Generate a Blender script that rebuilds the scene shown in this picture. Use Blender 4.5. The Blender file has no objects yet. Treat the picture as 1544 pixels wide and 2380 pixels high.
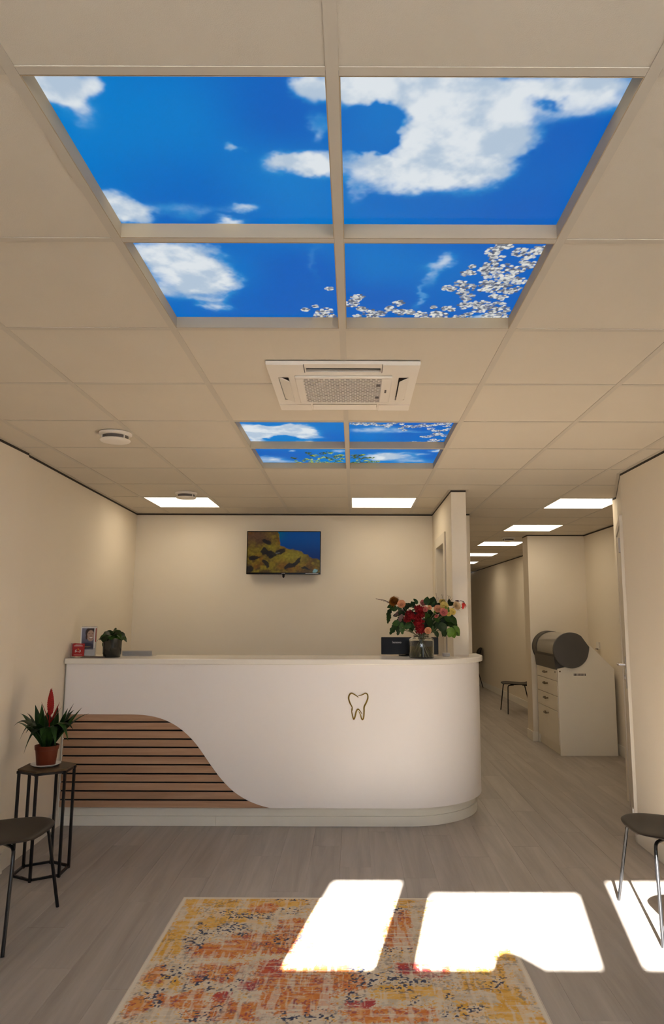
import bpy, bmesh, math, random
import numpy as np
from mathutils import Vector, Matrix

# ------------------------------------------------------------ camera, world, sun, exposure
S = bpy.context.scene
COL = S.collection
PI = math.pi
cam_d = bpy.data.cameras.new('camera'); cam = bpy.data.objects.new('camera', cam_d); COL.objects.link(cam)
S.camera = cam
cam_d.sensor_fit = 'VERTICAL'; cam_d.sensor_height = 36.0; cam_d.sensor_width = 36.0*1544/2380
cam_d.lens = 1638.2/2380*36.0
cam_d.shift_x = -52.0/2380
cam_d.clip_start = 0.05
cam.location = (0, 0, 1.48)
pitch, roll = 0.1458, 0.003
fw = Vector((0, math.cos(pitch), math.sin(pitch))); rt0 = Vector((1, 0, 0)); up0 = rt0.cross(fw)
rt = rt0*math.cos(roll)+up0*math.sin(roll); up = -rt0*math.sin(roll)+up0*math.cos(roll)
cam.rotation_euler = Matrix((rt, up, -fw)).transposed().to_euler()

W = bpy.data.worlds.new('world'); S.world = W; W.use_nodes = True
W.node_tree.nodes['Background'].inputs[0].default_value = (0.80, 0.88, 1.0, 1)
W.node_tree.nodes['Background'].inputs[1].default_value = 20.0
sun_d = bpy.data.lights.new('sun', 'SUN'); sun_d.energy = 122.0; sun_d.angle = 0.0093; sun_d.color = (1, 0.96, 0.90)
sun = bpy.data.objects.new('sun', sun_d); COL.objects.link(sun)
SUN = Vector((0.187, 1.0, -0.5))
sun.rotation_euler = SUN.to_track_quat('-Z', 'Y').to_euler(); sun.location = (-2, -8, 6)
S.view_settings.view_transform = 'Standard'; S.view_settings.look = 'None'
S.view_settings.exposure = 0.0; S.view_settings.gamma = 1.0
S.view_settings.use_curve_mapping = False
PANEL_W = 5.6            # radiance of the ceiling light panels
PANEL_C = (1.0, 0.845, 0.62)
H = 2.483                # ceiling height

# ------------------------------------------------------------ materials
def srgb(r, g, b):
    f = lambda c: (c/255/12.92) if c/255 <= 0.04045 else ((c/255+0.055)/1.055)**2.4
    return (f(r), f(g), f(b), 1)
def mat(name, col, rough=0.6, metal=0.0, bump=0.0, bscale=200.0, vary=0.0, vscale=8.0, stretch=(1, 1, 1), spec=None, coat=0.0, rand=0.0, trans=0.0, ior=1.45, emit=None, estr=0.0):
    m = bpy.data.materials.new(name); m.use_nodes = True; nt = m.node_tree; N = nt.nodes; L = nt.links
    b = N['Principled BSDF']; b.inputs['Base Color'].default_value = col; b.inputs['Roughness'].default_value = rough; b.inputs['Metallic'].default_value = metal
    if spec is not None: b.inputs['Specular IOR Level'].default_value = spec
    if coat: b.inputs['Coat Weight'].default_value = coat; b.inputs['Coat Roughness'].default_value = 0.1
    if trans: b.inputs['Transmission Weight'].default_value = trans; b.inputs['IOR'].default_value = ior
    if emit: b.inputs['Emission Color'].default_value = emit; b.inputs['Emission Strength'].default_value = estr
    tc = N.new('ShaderNodeTexCoord'); mp = N.new('ShaderNodeMapping'); L.new(tc.outputs['Object'], mp.inputs[0]); mp.inputs['Scale'].default_value = stretch
    if vary or rand:
        n = N.new('ShaderNodeTexNoise'); n.inputs['Scale'].default_value = vscale; n.inputs['Detail'].default_value = 5; L.new(mp.outputs[0], n.inputs['Vector'])
        r = N.new('ShaderNodeMapRange'); r.inputs[1].default_value = 0.3; r.inputs[2].default_value = 0.7; r.inputs[3].default_value = 1-vary; r.inputs[4].default_value = 1+vary; L.new(n.outputs['Fac'], r.inputs[0])
        hs = N.new('ShaderNodeHueSaturation'); hs.inputs['Color'].default_value = col
        if rand:
            oi = N.new('ShaderNodeObjectInfo'); r2 = N.new('ShaderNodeMapRange'); r2.inputs[3].default_value = 1-rand; r2.inputs[4].default_value = 1+rand; L.new(oi.outputs['Random'], r2.inputs[0])
            mu = N.new('ShaderNodeMath'); mu.operation = 'MULTIPLY'; L.new(r.outputs[0], mu.inputs[0]); L.new(r2.outputs[0], mu.inputs[1]); L.new(mu.outputs[0], hs.inputs['Value'])
            cb = N.new('ShaderNodeCombineXYZ'); ml = N.new('ShaderNodeMath'); ml.operation = 'MULTIPLY'; ml.inputs[1].default_value = 37.0; L.new(oi.outputs['Random'], ml.inputs[0])
            for k in range(3): L.new(ml.outputs[0], cb.inputs[k])
            L.new(cb.outputs[0], mp.inputs['Location'])
        else: L.new(r.outputs[0], hs.inputs['Value'])
        L.new(hs.outputs[0], b.inputs['Base Color'])
    if bump:
        n2 = N.new('ShaderNodeTexNoise'); n2.inputs['Scale'].default_value = bscale; n2.inputs['Detail'].default_value = 4; L.new(mp.outputs[0], n2.inputs['Vector'])
        bp = N.new('ShaderNodeBump'); bp.inputs['Strength'].default_value = bump; bp.inputs['Distance'].default_value = 0.002; L.new(n2.outputs['Fac'], bp.inputs['Height']); L.new(bp.outputs[0], b.inputs['Normal'])
    return m
def attr_mat(name, estr=0.0, rough=0.4, attr='Col', base=True):
    m = bpy.data.materials.new(name); m.use_nodes = True; nt = m.node_tree; N = nt.nodes; L = nt.links; b = N['Principled BSDF']
    a = N.new('ShaderNodeAttribute'); a.attribute_name = attr
    if base: L.new(a.outputs['Color'], b.inputs['Base Color'])
    else: b.inputs['Base Color'].default_value = (0.0, 0.0, 0.0, 1); b.inputs['Specular IOR Level'].default_value = 0.12
    b.inputs['Roughness'].default_value = rough
    if estr: L.new(a.outputs['Color'], b.inputs['Emission Color']); b.inputs['Emission Strength'].default_value = estr
    return m

M = {}
M['wall'] = mat('wall_paint', (0.78, 0.695, 0.565, 1), 0.75, bump=0.12, bscale=350, vary=0.012, vscale=1.5)
M['trim'] = mat('trim_paint', (0.80, 0.75, 0.65, 1), 0.45, vary=0.01)
M['gap'] = mat('shadow_gap_black', (0.035, 0.028, 0.02, 1), 0.8, vary=0.1)
M['tile'] = mat('ceiling_tile', (0.67, 0.60, 0.495, 1), 0.9, bump=0.25, bscale=500, vary=0.015, vscale=3, rand=0.008)
M['tee'] = mat('ceiling_tee', (0.58, 0.52, 0.43, 1), 0.5, vary=0.01)
M['slab'] = mat('ceiling_slab', (0.3, 0.3, 0.3, 1), 0.9, vary=0.02)
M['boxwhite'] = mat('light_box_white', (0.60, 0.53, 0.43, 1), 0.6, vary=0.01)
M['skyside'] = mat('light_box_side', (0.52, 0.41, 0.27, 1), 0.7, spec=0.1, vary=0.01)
M['ac'] = mat('air_unit_plastic', (0.83, 0.77, 0.69, 1), 0.4, vary=0.01)
M['acgrey'] = mat('air_unit_grey', (0.24, 0.185, 0.14, 1), 0.7, vary=0.05)
M['acdark'] = mat('air_unit_dark_and_shade', (0.12, 0.10, 0.09, 1), 0.6, vary=0.05)  # dark badge, latches and seams; also stands for shade in the slots
M['desk'] = mat('desk_laminate', (0.85, 0.81, 0.785, 1), 0.38, vary=0.008, vscale=2)
M['desktop'] = mat('desk_top_white', (0.82, 0.78, 0.70, 1), 0.22, vary=0.008)
M['plinth'] = mat('desk_plinth_white', (0.80, 0.77, 0.68, 1), 0.4, vary=0.01)
M['black'] = mat('black_plastic', (0.008, 0.007, 0.007, 1), 0.25, vary=0.1, spec=0.15)
M['blackmetal'] = mat('black_metal', (0.012, 0.012, 0.013, 1), 0.25, metal=0.3, vary=0.1)
M['chairshell'] = mat('chair_shell', (0.026, 0.018, 0.012, 1), 0.5, spec=0.3, bump=0.1, bscale=300, vary=0.08)
M['chrome'] = mat('brushed_steel', (0.6, 0.58, 0.55, 1), 0.25, metal=1.0, vary=0.03)
M['gold'] = mat('gold_emblem', (0.62, 0.43, 0.10, 1), 0.18, metal=1.0, vary=0.05)
M['greyplastic'] = mat('dark_grey_plastic', (0.075, 0.068, 0.062, 1), 0.5, vary=0.03)
M['cab'] = mat('cabinet_laminate', (0.86, 0.80, 0.68, 1), 0.4, vary=0.01)
M['bronze'] = mat('handle_bronze', (0.16, 0.12, 0.07, 1), 0.35, metal=0.8, vary=0.05)
M['glass'] = mat('clear_glass', (0.95, 0.97, 0.95, 1), 0.02, trans=1.0, ior=1.45, vary=0.001)
M['water'] = mat('vase_water', (0.50, 0.46, 0.20, 1), 0.02, trans=1.0, ior=1.33, vary=0.02)
M['acrylic'] = mat('clear_acrylic', (0.93, 0.94, 0.95, 1), 0.08, trans=0.85, ior=1.2, vary=0.01)
M['paper'] = mat('white_paper', (0.75, 0.74, 0.72, 1), 0.6, vary=0.02)
M['redcard'] = mat('red_card', (0.42, 0.014, 0.016, 1), 0.4, vary=0.04)
M['brownpaper'] = mat('brown_leaflet', (0.16, 0.11, 0.08, 1), 0.5, vary=0.05)
M['terracotta'] = mat('terracotta_plastic', (0.125, 0.024, 0.008, 1), 0.5, spec=0.2, vary=0.06, vscale=30)
M['darkpot'] = mat('glazed_dark_pot', (0.016, 0.016, 0.011, 1), 0.25, coat=0.3, bump=0.1, bscale=60, vary=0.2, vscale=25)
M['soil'] = mat('soil', (0.03, 0.02, 0.012, 1), 0.95, bump=0.8, bscale=150, vary=0.3)
M['saucer'] = mat('white_ceramic', (0.75, 0.72, 0.66, 1), 0.25, vary=0.02)
M['leaf'] = mat('leaf_green', spec=0.22, col=(0.018, 0.050, 0.008, 1), rough=0.45, vary=0.35, vscale=30, rand=0.35)
M['leafdark'] = mat('leaf_dark_green', spec=0.18, col=(0.009, 0.024, 0.005, 1), rough=0.5, vary=0.3, vscale=30, rand=0.35)
M['leaflight'] = mat('leaf_light_green', spec=0.22, col=(0.060, 0.12, 0.012, 1), rough=0.45, vary=0.25, vscale=30, rand=0.25)
M['mauve'] = mat('leaf_mauve', (0.16, 0.085, 0.075, 1), 0.6, vary=0.25, vscale=40)
M['burg'] = mat('petal_burgundy', (0.055, 0.006, 0.010, 1), 0.7, spec=0.15, vary=0.25, vscale=40)
M['redp'] = mat('petal_red', (0.17, 0.003, 0.006, 1), 0.7, spec=0.15, vary=0.35, vscale=50, rand=0.2)
M['coral'] = mat('petal_coral', (0.62, 0.05, 0.04, 1), 0.7, spec=0.15, vary=0.2, vscale=40)
M['yellowp'] = mat('petal_yellow', (0.72, 0.56, 0.16, 1), 0.7, spec=0.15, vary=0.15, vscale=40, rand=0.1)
M['creamp'] = mat('petal_cream', (0.66, 0.48, 0.26, 1), 0.7, spec=0.15, vary=0.15, vscale=40)
M['peach'] = mat('petal_peach', (0.66, 0.32, 0.17, 1), 0.7, spec=0.15, vary=0.15, vscale=40, rand=0.1)
M['pink'] = mat('petal_pink', (0.50, 0.14, 0.12, 1), 0.7, spec=0.15, vary=0.2, vscale=40, rand=0.15)
M['orange'] = mat('petal_bronze_orange', (0.34, 0.12, 0.015, 1), 0.7, spec=0.15, vary=0.3, vscale=40, rand=0.15)
M['stem'] = mat('stem_green', (0.07, 0.08, 0.025, 1), 0.5, vary=0.2)
M['twig'] = mat('twig_brown', (0.07, 0.045, 0.03, 1), 0.7, vary=0.2)
M['bract'] = mat('bract_red', (0.34, 0.012, 0.008, 1), 0.45, spec=0.25, vary=0.2, vscale=40)
M['sockets'] = mat('socket_white', (0.72, 0.68, 0.60, 1), 0.35, vary=0.01)
M['greybox'] = mat('grey_plastic', (0.42, 0.38, 0.35, 1), 0.4, vary=0.02)
M['whiteink'] = mat('white_ink', (0.75, 0.72, 0.70, 1), 0.5, vary=0.01)
M['orangeink'] = mat('orange_ink', (0.7, 0.3, 0.03, 1), 0.5, vary=0.01)
M['panel'] = mat('light_panel_diffuser', (0.9, 0.9, 0.9, 1), 0.5, vary=0.001, emit=(*PANEL_C, 1), estr=PANEL_W)
M['standtop'] = mat('stand_wood_top', (0.085, 0.050, 0.022, 1), 0.5, spec=0.2, vary=0.3, vscale=6, stretch=(1, 8, 1))
M['film'] = mat('frosted_film', (0.55, 0.56, 0.58, 1), 0.6, vary=0.02, trans=0.0)
M['frame'] = mat('window_frame', (0.25, 0.25, 0.26, 1), 0.4, vary=0.02)

# wood slats: brown oak print with grain along x
def wood(name, c1, c2, scl, rough=0.45, along='X', rand=0.1):
    m = bpy.data.materials.new(name); m.use_nodes = True; nt = m.node_tree; N = nt.nodes; L = nt.links; b = N['Principled BSDF']; b.inputs['Roughness'].default_value = rough
    tc = N.new('ShaderNodeTexCoord'); oi = N.new('ShaderNodeObjectInfo'); mp = N.new('ShaderNodeMapping'); L.new(tc.outputs['Object'], mp.inputs[0])
    s = [scl*9]*3; s['XYZ'.index(along)] = scl*0.55; mp.inputs['Scale'].default_value = s
    cb = N.new('ShaderNodeCombineXYZ'); ml = N.new('ShaderNodeMath'); ml.operation = 'MULTIPLY'; ml.inputs[1].default_value = 91.0; L.new(oi.outputs['Random'], ml.inputs[0])
    for k in range(3): L.new(ml.outputs[0], cb.inputs[k])
    L.new(cb.outputs[0], mp.inputs['Location'])
    n = N.new('ShaderNodeTexNoise'); n.inputs['Scale'].default_value = 1.0; n.inputs['Detail'].default_value = 8; n.inputs['Roughness'].default_value = 0.65; n.inputs['Distortion'].default_value = 0.6; L.new(mp.outputs[0], n.inputs['Vector'])
    cr = N.new('ShaderNodeValToRGB'); cr.color_ramp.elements[0].position = 0.32; cr.color_ramp.elements[0].color = c1; cr.color_ramp.elements[1].position = 0.68; cr.color_ramp.elements[1].color = c2
    L.new(n.outputs['Fac'], cr.inputs[0])
    hs = N.new('ShaderNodeHueSaturation'); L.new(cr.outputs[0], hs.inputs['Color']); r2 = N.new('ShaderNodeMapRange'); r2.inputs[3].default_value = 1-rand; r2.inputs[4].default_value = 1+rand
    L.new(oi.outputs['Random'], r2.inputs[0]); L.new(r2.outputs[0], hs.inputs['Value']); L.new(hs.outputs[0], b.inputs['Base Color'])
    bp = N.new('ShaderNodeBump'); bp.inputs['Strength'].default_value = 0.12; bp.inputs['Distance'].default_value = 0.001; L.new(n.outputs['Fac'], bp.inputs['Height']); L.new(bp.outputs[0], b.inputs['Normal'])
    return m
M['slat'] = wood('oak_slat', (0.33, 0.18, 0.10, 1), (0.50, 0.31, 0.19, 1), 2.0, 0.45, 'X', 0.07)
M['plank'] = wood('grey_oak_plank', (0.300, 0.262, 0.226, 1), (0.430, 0.385, 0.342, 1), 1.3, 0.42, 'Y', 0.045)

# window pane: mostly transparent, slight mirror
def pane_mat():
    m = bpy.data.materials.new('window_glass'); m.use_nodes = True; nt = m.node_tree; N = nt.nodes; L = nt.links
    for n in list(N): N.remove(n)
    o = N.new('ShaderNodeOutputMaterial'); t = N.new('ShaderNodeBsdfTransparent'); g = N.new('ShaderNodeBsdfGlossy'); g.inputs['Roughness'].default_value = 0.02
    x = N.new('ShaderNodeMixShader'); x.inputs[0].default_value = 0.06; L.new(t.outputs[0], x.inputs[1]); L.new(g.outputs[0], x.inputs[2]); L.new(x.outputs[0], o.inputs[0]); return m
M['pane'] = pane_mat()
def film_mat():
    m = bpy.data.materials.new('added_window_film'); m.use_nodes = True; nt = m.node_tree; N = nt.nodes; L = nt.links
    for n in list(N): N.remove(n)
    o = N.new('ShaderNodeOutputMaterial'); t = N.new('ShaderNodeBsdfTranslucent'); t.inputs[0].default_value = (0.38, 0.39, 0.40, 1); g = N.new('ShaderNodeBsdfDiffuse'); g.inputs[0].default_value = (0.5, 0.5, 0.5, 1)
    x = N.new('ShaderNodeMixShader'); x.inputs[0].default_value = 0.5; L.new(t.outputs[0], x.inputs[1]); L.new(g.outputs[0], x.inputs[2]); L.new(x.outputs[0], o.inputs[0]); return m
M['film'] = film_mat()

# ------------------------------------------------------------ mesh helpers
class MB:
    def __init__(s): s.v = []; s.f = []
    def add(s, vs, fs):
        o = len(s.v); s.v += [tuple(v) for v in vs]; s.f += [tuple(i+o for i in f) for f in fs]; return s
    def box(s, x0, x1, y0, y1, z0, z1):
        return s.add([(x0, y0, z0), (x1, y0, z0), (x1, y1, z0), (x0, y1, z0), (x0, y0, z1), (x1, y0, z1), (x1, y1, z1), (x0, y1, z1)],
                     [(3, 2, 1, 0), (4, 5, 6, 7), (0, 1, 5, 4), (1, 2, 6, 5), (2, 3, 7, 6), (3, 0, 4, 7)])
    def obox(s, c, ex, ey, ez):   # oriented box: centre and three half vectors
        c, ex, ey, ez = map(Vector, (c, ex, ey, ez)); vs = []
        for k in (-1, 1):
            for i, j in ((-1, -1), (1, -1), (1, 1), (-1, 1)): vs.append(c+ex*i+ey*j+ez*k)
        return s.add(vs, [(3, 2, 1, 0), (4, 5, 6, 7), (0, 1, 5, 4), (1, 2, 6, 5), (2, 3, 7, 6), (3, 0, 4, 7)])
    def prism(s, pts, a0, a1, axis='z'):   # polygon extruded along an axis
        n = len(pts); f = {'z': lambda p, a: (p[0], p[1], a), 'y': lambda p, a: (p[0], a, p[1]), 'x': lambda p, a: (a, p[0], p[1])}[axis]
        vs = [f(p, a0) for p in pts]+[f(p, a1) for p in pts]
        return s.add(vs, [tuple(range(n-1, -1, -1)), tuple(range(n, 2*n))]+[(i, (i+1) % n, n+(i+1) % n, n+i) for i in range(n)])
    def lathe(s, prof, c=(0, 0, 0), n=32, axis='z', cap=True):
        vs = []; fs = []
        for r, h in prof:
            for k in range(n):
                a = 2*PI*k/n; x, y = r*math.cos(a), r*math.sin(a)
                vs.append((c[0]+x, c[1]+y, c[2]+h) if axis == 'z' else ((c[0]+x, c[1]+h, c[2]+y) if axis == 'y' else (c[0]+h, c[1]+x, c[2]+y)))
        m = len(prof)
        for i in range(m-1):
            for k in range(n): fs.append((i*n+k, i*n+(k+1) % n, (i+1)*n+(k+1) % n, (i+1)*n+k))
        if cap: fs += [tuple(range(n-1, -1, -1)), tuple(range((m-1)*n, m*n))]
        return s.add(vs, fs)
    def tube(s, pts, r, n=8, close=False):
        pts = [Vector(p) for p in pts]; m = len(pts); rs = r if isinstance(r, (list, tuple)) else [r]*m; vs = []; fs = []
        t0 = (pts[1]-pts[0]).normalized(); ref = Vector((0, 0, 1)) if abs(t0.z) < 0.9 else Vector((1, 0, 0)); u = t0.cross(ref).normalized()
        for i, p in enumerate(pts):
            if close: t = (pts[(i+1) % m]-pts[i-1]).normalized()
            else: t = (pts[min(i+1, m-1)]-pts[max(i-1, 0)]).normalized()
            u = (u-t*u.dot(t)).normalized(); w = t.cross(u)
            for k in range(n):
                a = 2*PI*k/n; vs.append(p+(u*math.cos(a)+w*math.sin(a))*rs[i])
        for i in range(m if close else m-1):
            j = (i+1) % m
            for k in range(n): fs.append((i*n+k, i*n+(k+1) % n, j*n+(k+1) % n, j*n+k))
        if not close: fs += [tuple(range(n-1, -1, -1)), tuple(range((m-1)*n, m*n))]
        return s.add(vs, fs)
    def mesh(s, name, m, smooth=False):
        me = bpy.data.meshes.new(name); me.from_pydata(s.v, [], s.f)
        bm = bmesh.new(); bm.from_mesh(me); bmesh.ops.recalc_face_normals(bm, faces=bm.faces); bm.to_mesh(me); bm.free()
        if m: me.materials.append(m)
        if smooth: me.polygons.foreach_set('use_smooth', [True]*len(me.polygons))
        return me
def rounded(pts_fn): pass
def link(name, me, parent=None, loc=None, rot=None, scale=None):
    o = bpy.data.objects.new(name, me); COL.objects.link(o)
    if parent is not None: o.parent = parent
    if loc is not None: o.location = loc
    if rot is not None: o.rotation_euler = rot
    if scale is not None: o.scale = scale
    return o
def ob(name, mb, m, parent=None, bevel=0.0, smooth=False, seg=2, base=None):
    if base is not None: mb.v = [(v[0]-base[0], v[1]-base[1], v[2]-base[2]) for v in mb.v]
    me = mb.mesh(name, M[m] if isinstance(m, str) else m, smooth); o = link(name, me, parent)
    if base is not None and parent is None: o.location = base
    if bevel:
        b = o.modifiers.new('bevel', 'BEVEL'); b.width = bevel; b.segments = seg; b.limit_method = 'ANGLE'; b.angle_limit = 0.6
    if smooth:
        try:
            me.set_sharp_from_angle(angle=math.radians(45))
        except Exception: pass
    return o
def tag(o, label, cat, group=None):
    o['label'] = label; o['category'] = cat
    if group: o['group'] = group
    return o
def thing(name, label, cat, loc=(0, 0, 0), rz=0.0, group=None):
    o = bpy.data.objects.new(name, None); COL.objects.link(o); o.location = loc; o.rotation_euler = (0, 0, rz); o.empty_display_size = 0.1
    return tag(o, label, cat, group)
def struct(o): o['kind'] = 'structure'; return o
def dup(root, name, loc, rz, label, group=None):
    r = root.copy(); COL.objects.link(r); r.name = name; r.location = loc; r.rotation_euler = (0, 0, rz); r['label'] = label
    if group: r['group'] = group
    for ch in list(root.children):
        c = ch.copy(); COL.objects.link(c); c.parent = r
        for g in list(ch.children):
            d = g.copy(); COL.objects.link(d); d.parent = c
    return r
def rbox(x0, x1, y0, y1, z0, z1): return MB().box(x0, x1, y0, y1, z0, z1)

# ------------------------------------------------------------ the setting
# floor of separate planks
floor = struct(ob('floor', rbox(-2.3, 3.05, -0.6, 17.2, -0.10, -0.012), 'slab'))
pm_cache = {}
def plank(x0, x1, y0, y1):
    key = (round(x1-x0, 4), round(y1-y0, 4))
    if key not in pm_cache:
        a, b = key; c = 0.0012; z = 0.0; t = -0.012
        mb = MB(); mb.add([(0, 0, t), (a, 0, t), (a, b, t), (0, b, t), (0, 0, z-0.0012), (a, 0, z-0.0012), (a, b, z-0.0012), (0, b, z-0.0012), (c, c, z), (a-c, c, z), (a-c, b-c, z), (c, b-c, z)],
               [(3, 2, 1, 0), (8, 9, 10, 11), (0, 1, 5, 4), (1, 2, 6, 5), (2, 3, 7, 6), (3, 0, 4, 7), (4, 5, 9, 8), (5, 6, 10, 9), (6, 7, 11, 10), (7, 4, 8, 11)])
        pm_cache[key] = mb.mesh('plank', M['plank'])
    link('plank', pm_cache[key], floor, (x0, y0, 0))
random.seed(4)
PWID, PLEN = 0.185, 1.22
offs = [0.0, 0.43, 0.86, 0.21, 0.66, 1.05, 0.35]
for i in range(29):
    x0 = -2.3+PWID*i; x1 = min(x0+PWID, 3.05)
    y = -0.6-offs[i % 7]
    while y < 17.2:
        y0 = max(y, -0.6); y1 = min(y+PLEN, 17.2)
        far_ok = (x1 > 1.0) if y0 > 7.0 else ((y0 < 5.7) or x1 > 0.9 or (x0 > -2.3 and y0 < 7.1))
        if y0 < 5.0 and x0 > 2.1: far_ok = False
        if y0 > 13.5: far_ok = far_ok and x0 > 2.2
        if far_ok and y1-y0 > 0.02: plank(x0, x1, y0, y1)
        y += PLEN

# ceiling: tiles lying in a grid of tees
X0, Y0, T = -0.044, 1.18, 0.6
ceiling = struct(ob('ceiling', rbox(-2.4, 3.1, -0.7, 17.3, H+0.12, H+0.2), 'slab'))
SKY = {(-1, 0), (0, 0), (-1, 1), (0, 1), (-1, 4), (0, 4), (-1, 5), (0, 5)}
LIGHTS = {(-3, 8), (0, 8), (3, 8), (3, 11), (3, 14), (3, 17), (3, 20)}
tmesh = {}
def tile(x0, x1, y0, y1, name='ceiling_tile', label=None):
    key = (round(x1-x0, 3), round(y1-y0, 3))
    if key not in tmesh:
        a, b = key; tmesh[key] = MB().box(0, a, 0, b, 0, 0.015).mesh('ceiling_tile', M['tile'])
    link(name, tmesh[key], ceiling, (x0, y0, H+0.002))
ACX0, ACX1, ACY0, ACY1 = -0.356, 0.262, 2.686, 3.316
for j in range(-3, 27):
    ya = Y0+T*j; yb = ya+T
    if ya < 4.75: xmn, xmx = -2.2, 1.98 if ya < 4.7 else 2.98
    else: xmn, xmx = -2.28, 2.98
    if ya > 7.05: xmn = 1.05
    for i in range(-4, 5):
        xa = X0+T*i; xb = xa+T
        if (i, j) in SKY or (i, j) in LIGHTS: continue
        a, b = max(xa, xmn), min(xb, xmx)
        if b-a < 0.02: continue
        if i in (-1, 0) and j in (2, 3):   # tiles notched round the air conditioner: split in strips
            yy0, yy1 = max(ya, -0.6), yb
            xi0, xi1 = max(a, ACX0+0.04), min(b, ACX1-0.04)
            if xi0 > a: tile(a, xi0, yy0, yy1)
            if xi1 < b: tile(xi1, b, yy0, yy1)
            if j == 2: tile(xi0, xi1, yy0, ACY0+0.04)
            else: tile(xi0, xi1, ACY1-0.04, yy1)
            continue
        tile(a, b, max(ya, -0.6), yb)
def tee(x0, x1, y0, y1):
    ob('ceiling_tee', rbox(x0, x1, y0, y1, H-0.0005, H+0.0015), 'tee', ceiling)
for i in range(-3, 6):
    x = X0+T*i
    if x > 3.0: continue
    ys, ye = -0.6, 7.0
    if i == 4: ys = 4.95
    if i >= 2: ye = 17.0
    if i == 0: tee(x-0.012, x+0.012, ys, ACY0+0.01); tee(x-0.012, x+0.012, ACY1-0.01, ye)
    else: tee(x-0.012, x+0.012, ys, ye)
for j in range(-2, 27):
    y = Y0+T*j; z = None
    xs = -2.1 if y < 7 else 1.1; xe = 1.93 if y < 4.9 else 2.9
    mb = MB()
    xi = [xs]+[X0+T*i for i in range(-3, 5) if xs < X0+T*i < xe]+[xe]
    for a, b in zip(xi[:-1], xi[1:]):
        p, q = a+0.0125, b-0.0125
        if j == 3 and a < ACX1-0.02 and b > ACX0+0.02:
            if a < ACX0: q = ACX0+0.01
            else: p = ACX1-0.01
        if q-p > 0.01: mb.box(p, q, y-0.0105, y+0.0105, H-0.0005+0.0003, H+0.0015)
    ob('cross_tee', mb, 'tee', ceiling)

# walls (tops stop below the ceiling, a black strip closes them, coloured as the gap's shade)
def wall(name, pts, z0=0.0, z1=H-0.016, m='wall', gap=True, thick=0.1, side=1, parent=None):
    """vertical wall along a polyline, thickness to the outer side"""
    mb = MB(); gb = MB()
    pv = [Vector((p[0], p[1])) for p in pts]; nrm = []
    for i in range(len(pv)):
        d = ((pv[min(i+1, len(pv)-1)]-pv[max(i-1, 0)])).normalized(); nrm.append(Vector((d.y, -d.x))*side)
    inn = [tuple(p) for p in pv]; out = [tuple(p+n*thick) for p, n in zip(pv, nrm)]
    poly = inn+out[::-1]; mb.prism(poly, z0, z1)
    o = struct(ob(name, mb, m))
    if gap:
        inn2 = [tuple(p-n*0.0008) for p, n in zip(pv, nrm)]
        gb.prism(inn2+out[::-1], H-0.0158, H-0.001); ob('shadow_gap', gb, 'gap', o)
    return o
LW = [(-2.03, -0.45), (-2.045, 4.33), (-2.062, 4.335), (-2.105, 5.3), (-2.171, 6.97)]
wall_left = wall('wall_left', LW, side=-1)
wall_back = wall('wall_back', [(-2.28, 6.97), (1.144, 6.97)], side=-1)
wall_right = struct(ob('wall_right', MB().prism([(1.89, -0.57), (3.0, -0.57), (3.0, 5.899), (2.2245, 5.899), (2.2165, 5.881), (1.8905, 4.9195), (1.89, 4.9185)], 0, H-0.016), 'wall'))
ob('shadow_gap', rbox(1.8892, 2.2, -0.45, 4.92, H-0.0158, H-0.001), 'gap', wall_right)
# diagonal wall with a door, then the return and the alcove side wall
wall_diag = wall('wall_diagonal', [(1.8885, 4.9205), (2.2145, 5.8805)], side=1, thick=0.0012)
wall_ret = struct(ob('wall_return', rbox(2.225, 2.98, 5.90, 6.0, 0, H-0.016), 'wall')); ob('shadow_gap', rbox(2.2255, 2.979, 5.901, 6.0008, H-0.0158, H-0.001), 'gap', wall_ret)
wall_alc = wall('wall_alcove', [(2.885, 6.0), (2.865, 8.745)], side=1)
# nib between alcove and hall
nib = struct(ob('wall_nib', rbox(2.158, 2.98, 8.745, 9.0, 0, H-0.016), 'wall')); ob('shadow_gap', rbox(2.1572, 2.98, 8.7442, 9.0008, H-0.0158, H-0.001), 'gap', nib)
wall_hr = wall('wall_hall_right', [(2.88, 9.0), (2.715, 16.5)], side=1)
wall_end = struct(ob('wall_end', rbox(1.0, 3.0, 16.5, 16.6, 0, H-0.016), 'wall'))
# partition between reception and hall, with a door opening; wider pier behind it
part = MB()
def DX(v): return v
DY0, DY1, DZ = 6.02, 6.63, 2.13
part.box(0.778, 0.897, 5.60, DY0, 0, H-0.016); part.box(0.778, 0.897, DY1, 6.97, 0, H-0.016); part.box(0.778, 0.897, DY0, DY1, DZ, H-0.016)
wall_part = struct(ob('wall_partition', part, 'wall'))
ob('shadow_gap', rbox(0.7772, 0.8978, 5.5992, 6.97, H-0.0158, H-0.001), 'gap', wall_part)
wall_hl = struct(ob('wall_hall_left', rbox(1.04, 1.144, 6.935, 16.5, 0, H-0.016), 'wall')); ob('shadow_gap', rbox(1.04, 1.1448, 6.9342, 16.5, H-0.0158, H-0.001), 'gap', wall_hl)
pier = struct(ob('wall_pier', rbox(0.897, 1.041, 6.935, 6.969, 0, H-0.016), 'wall')); ob('shadow_gap', rbox(0.898, 1.04, 6.9342, 6.969, H-0.0158, H-0.001), 'gap', pier)
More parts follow.
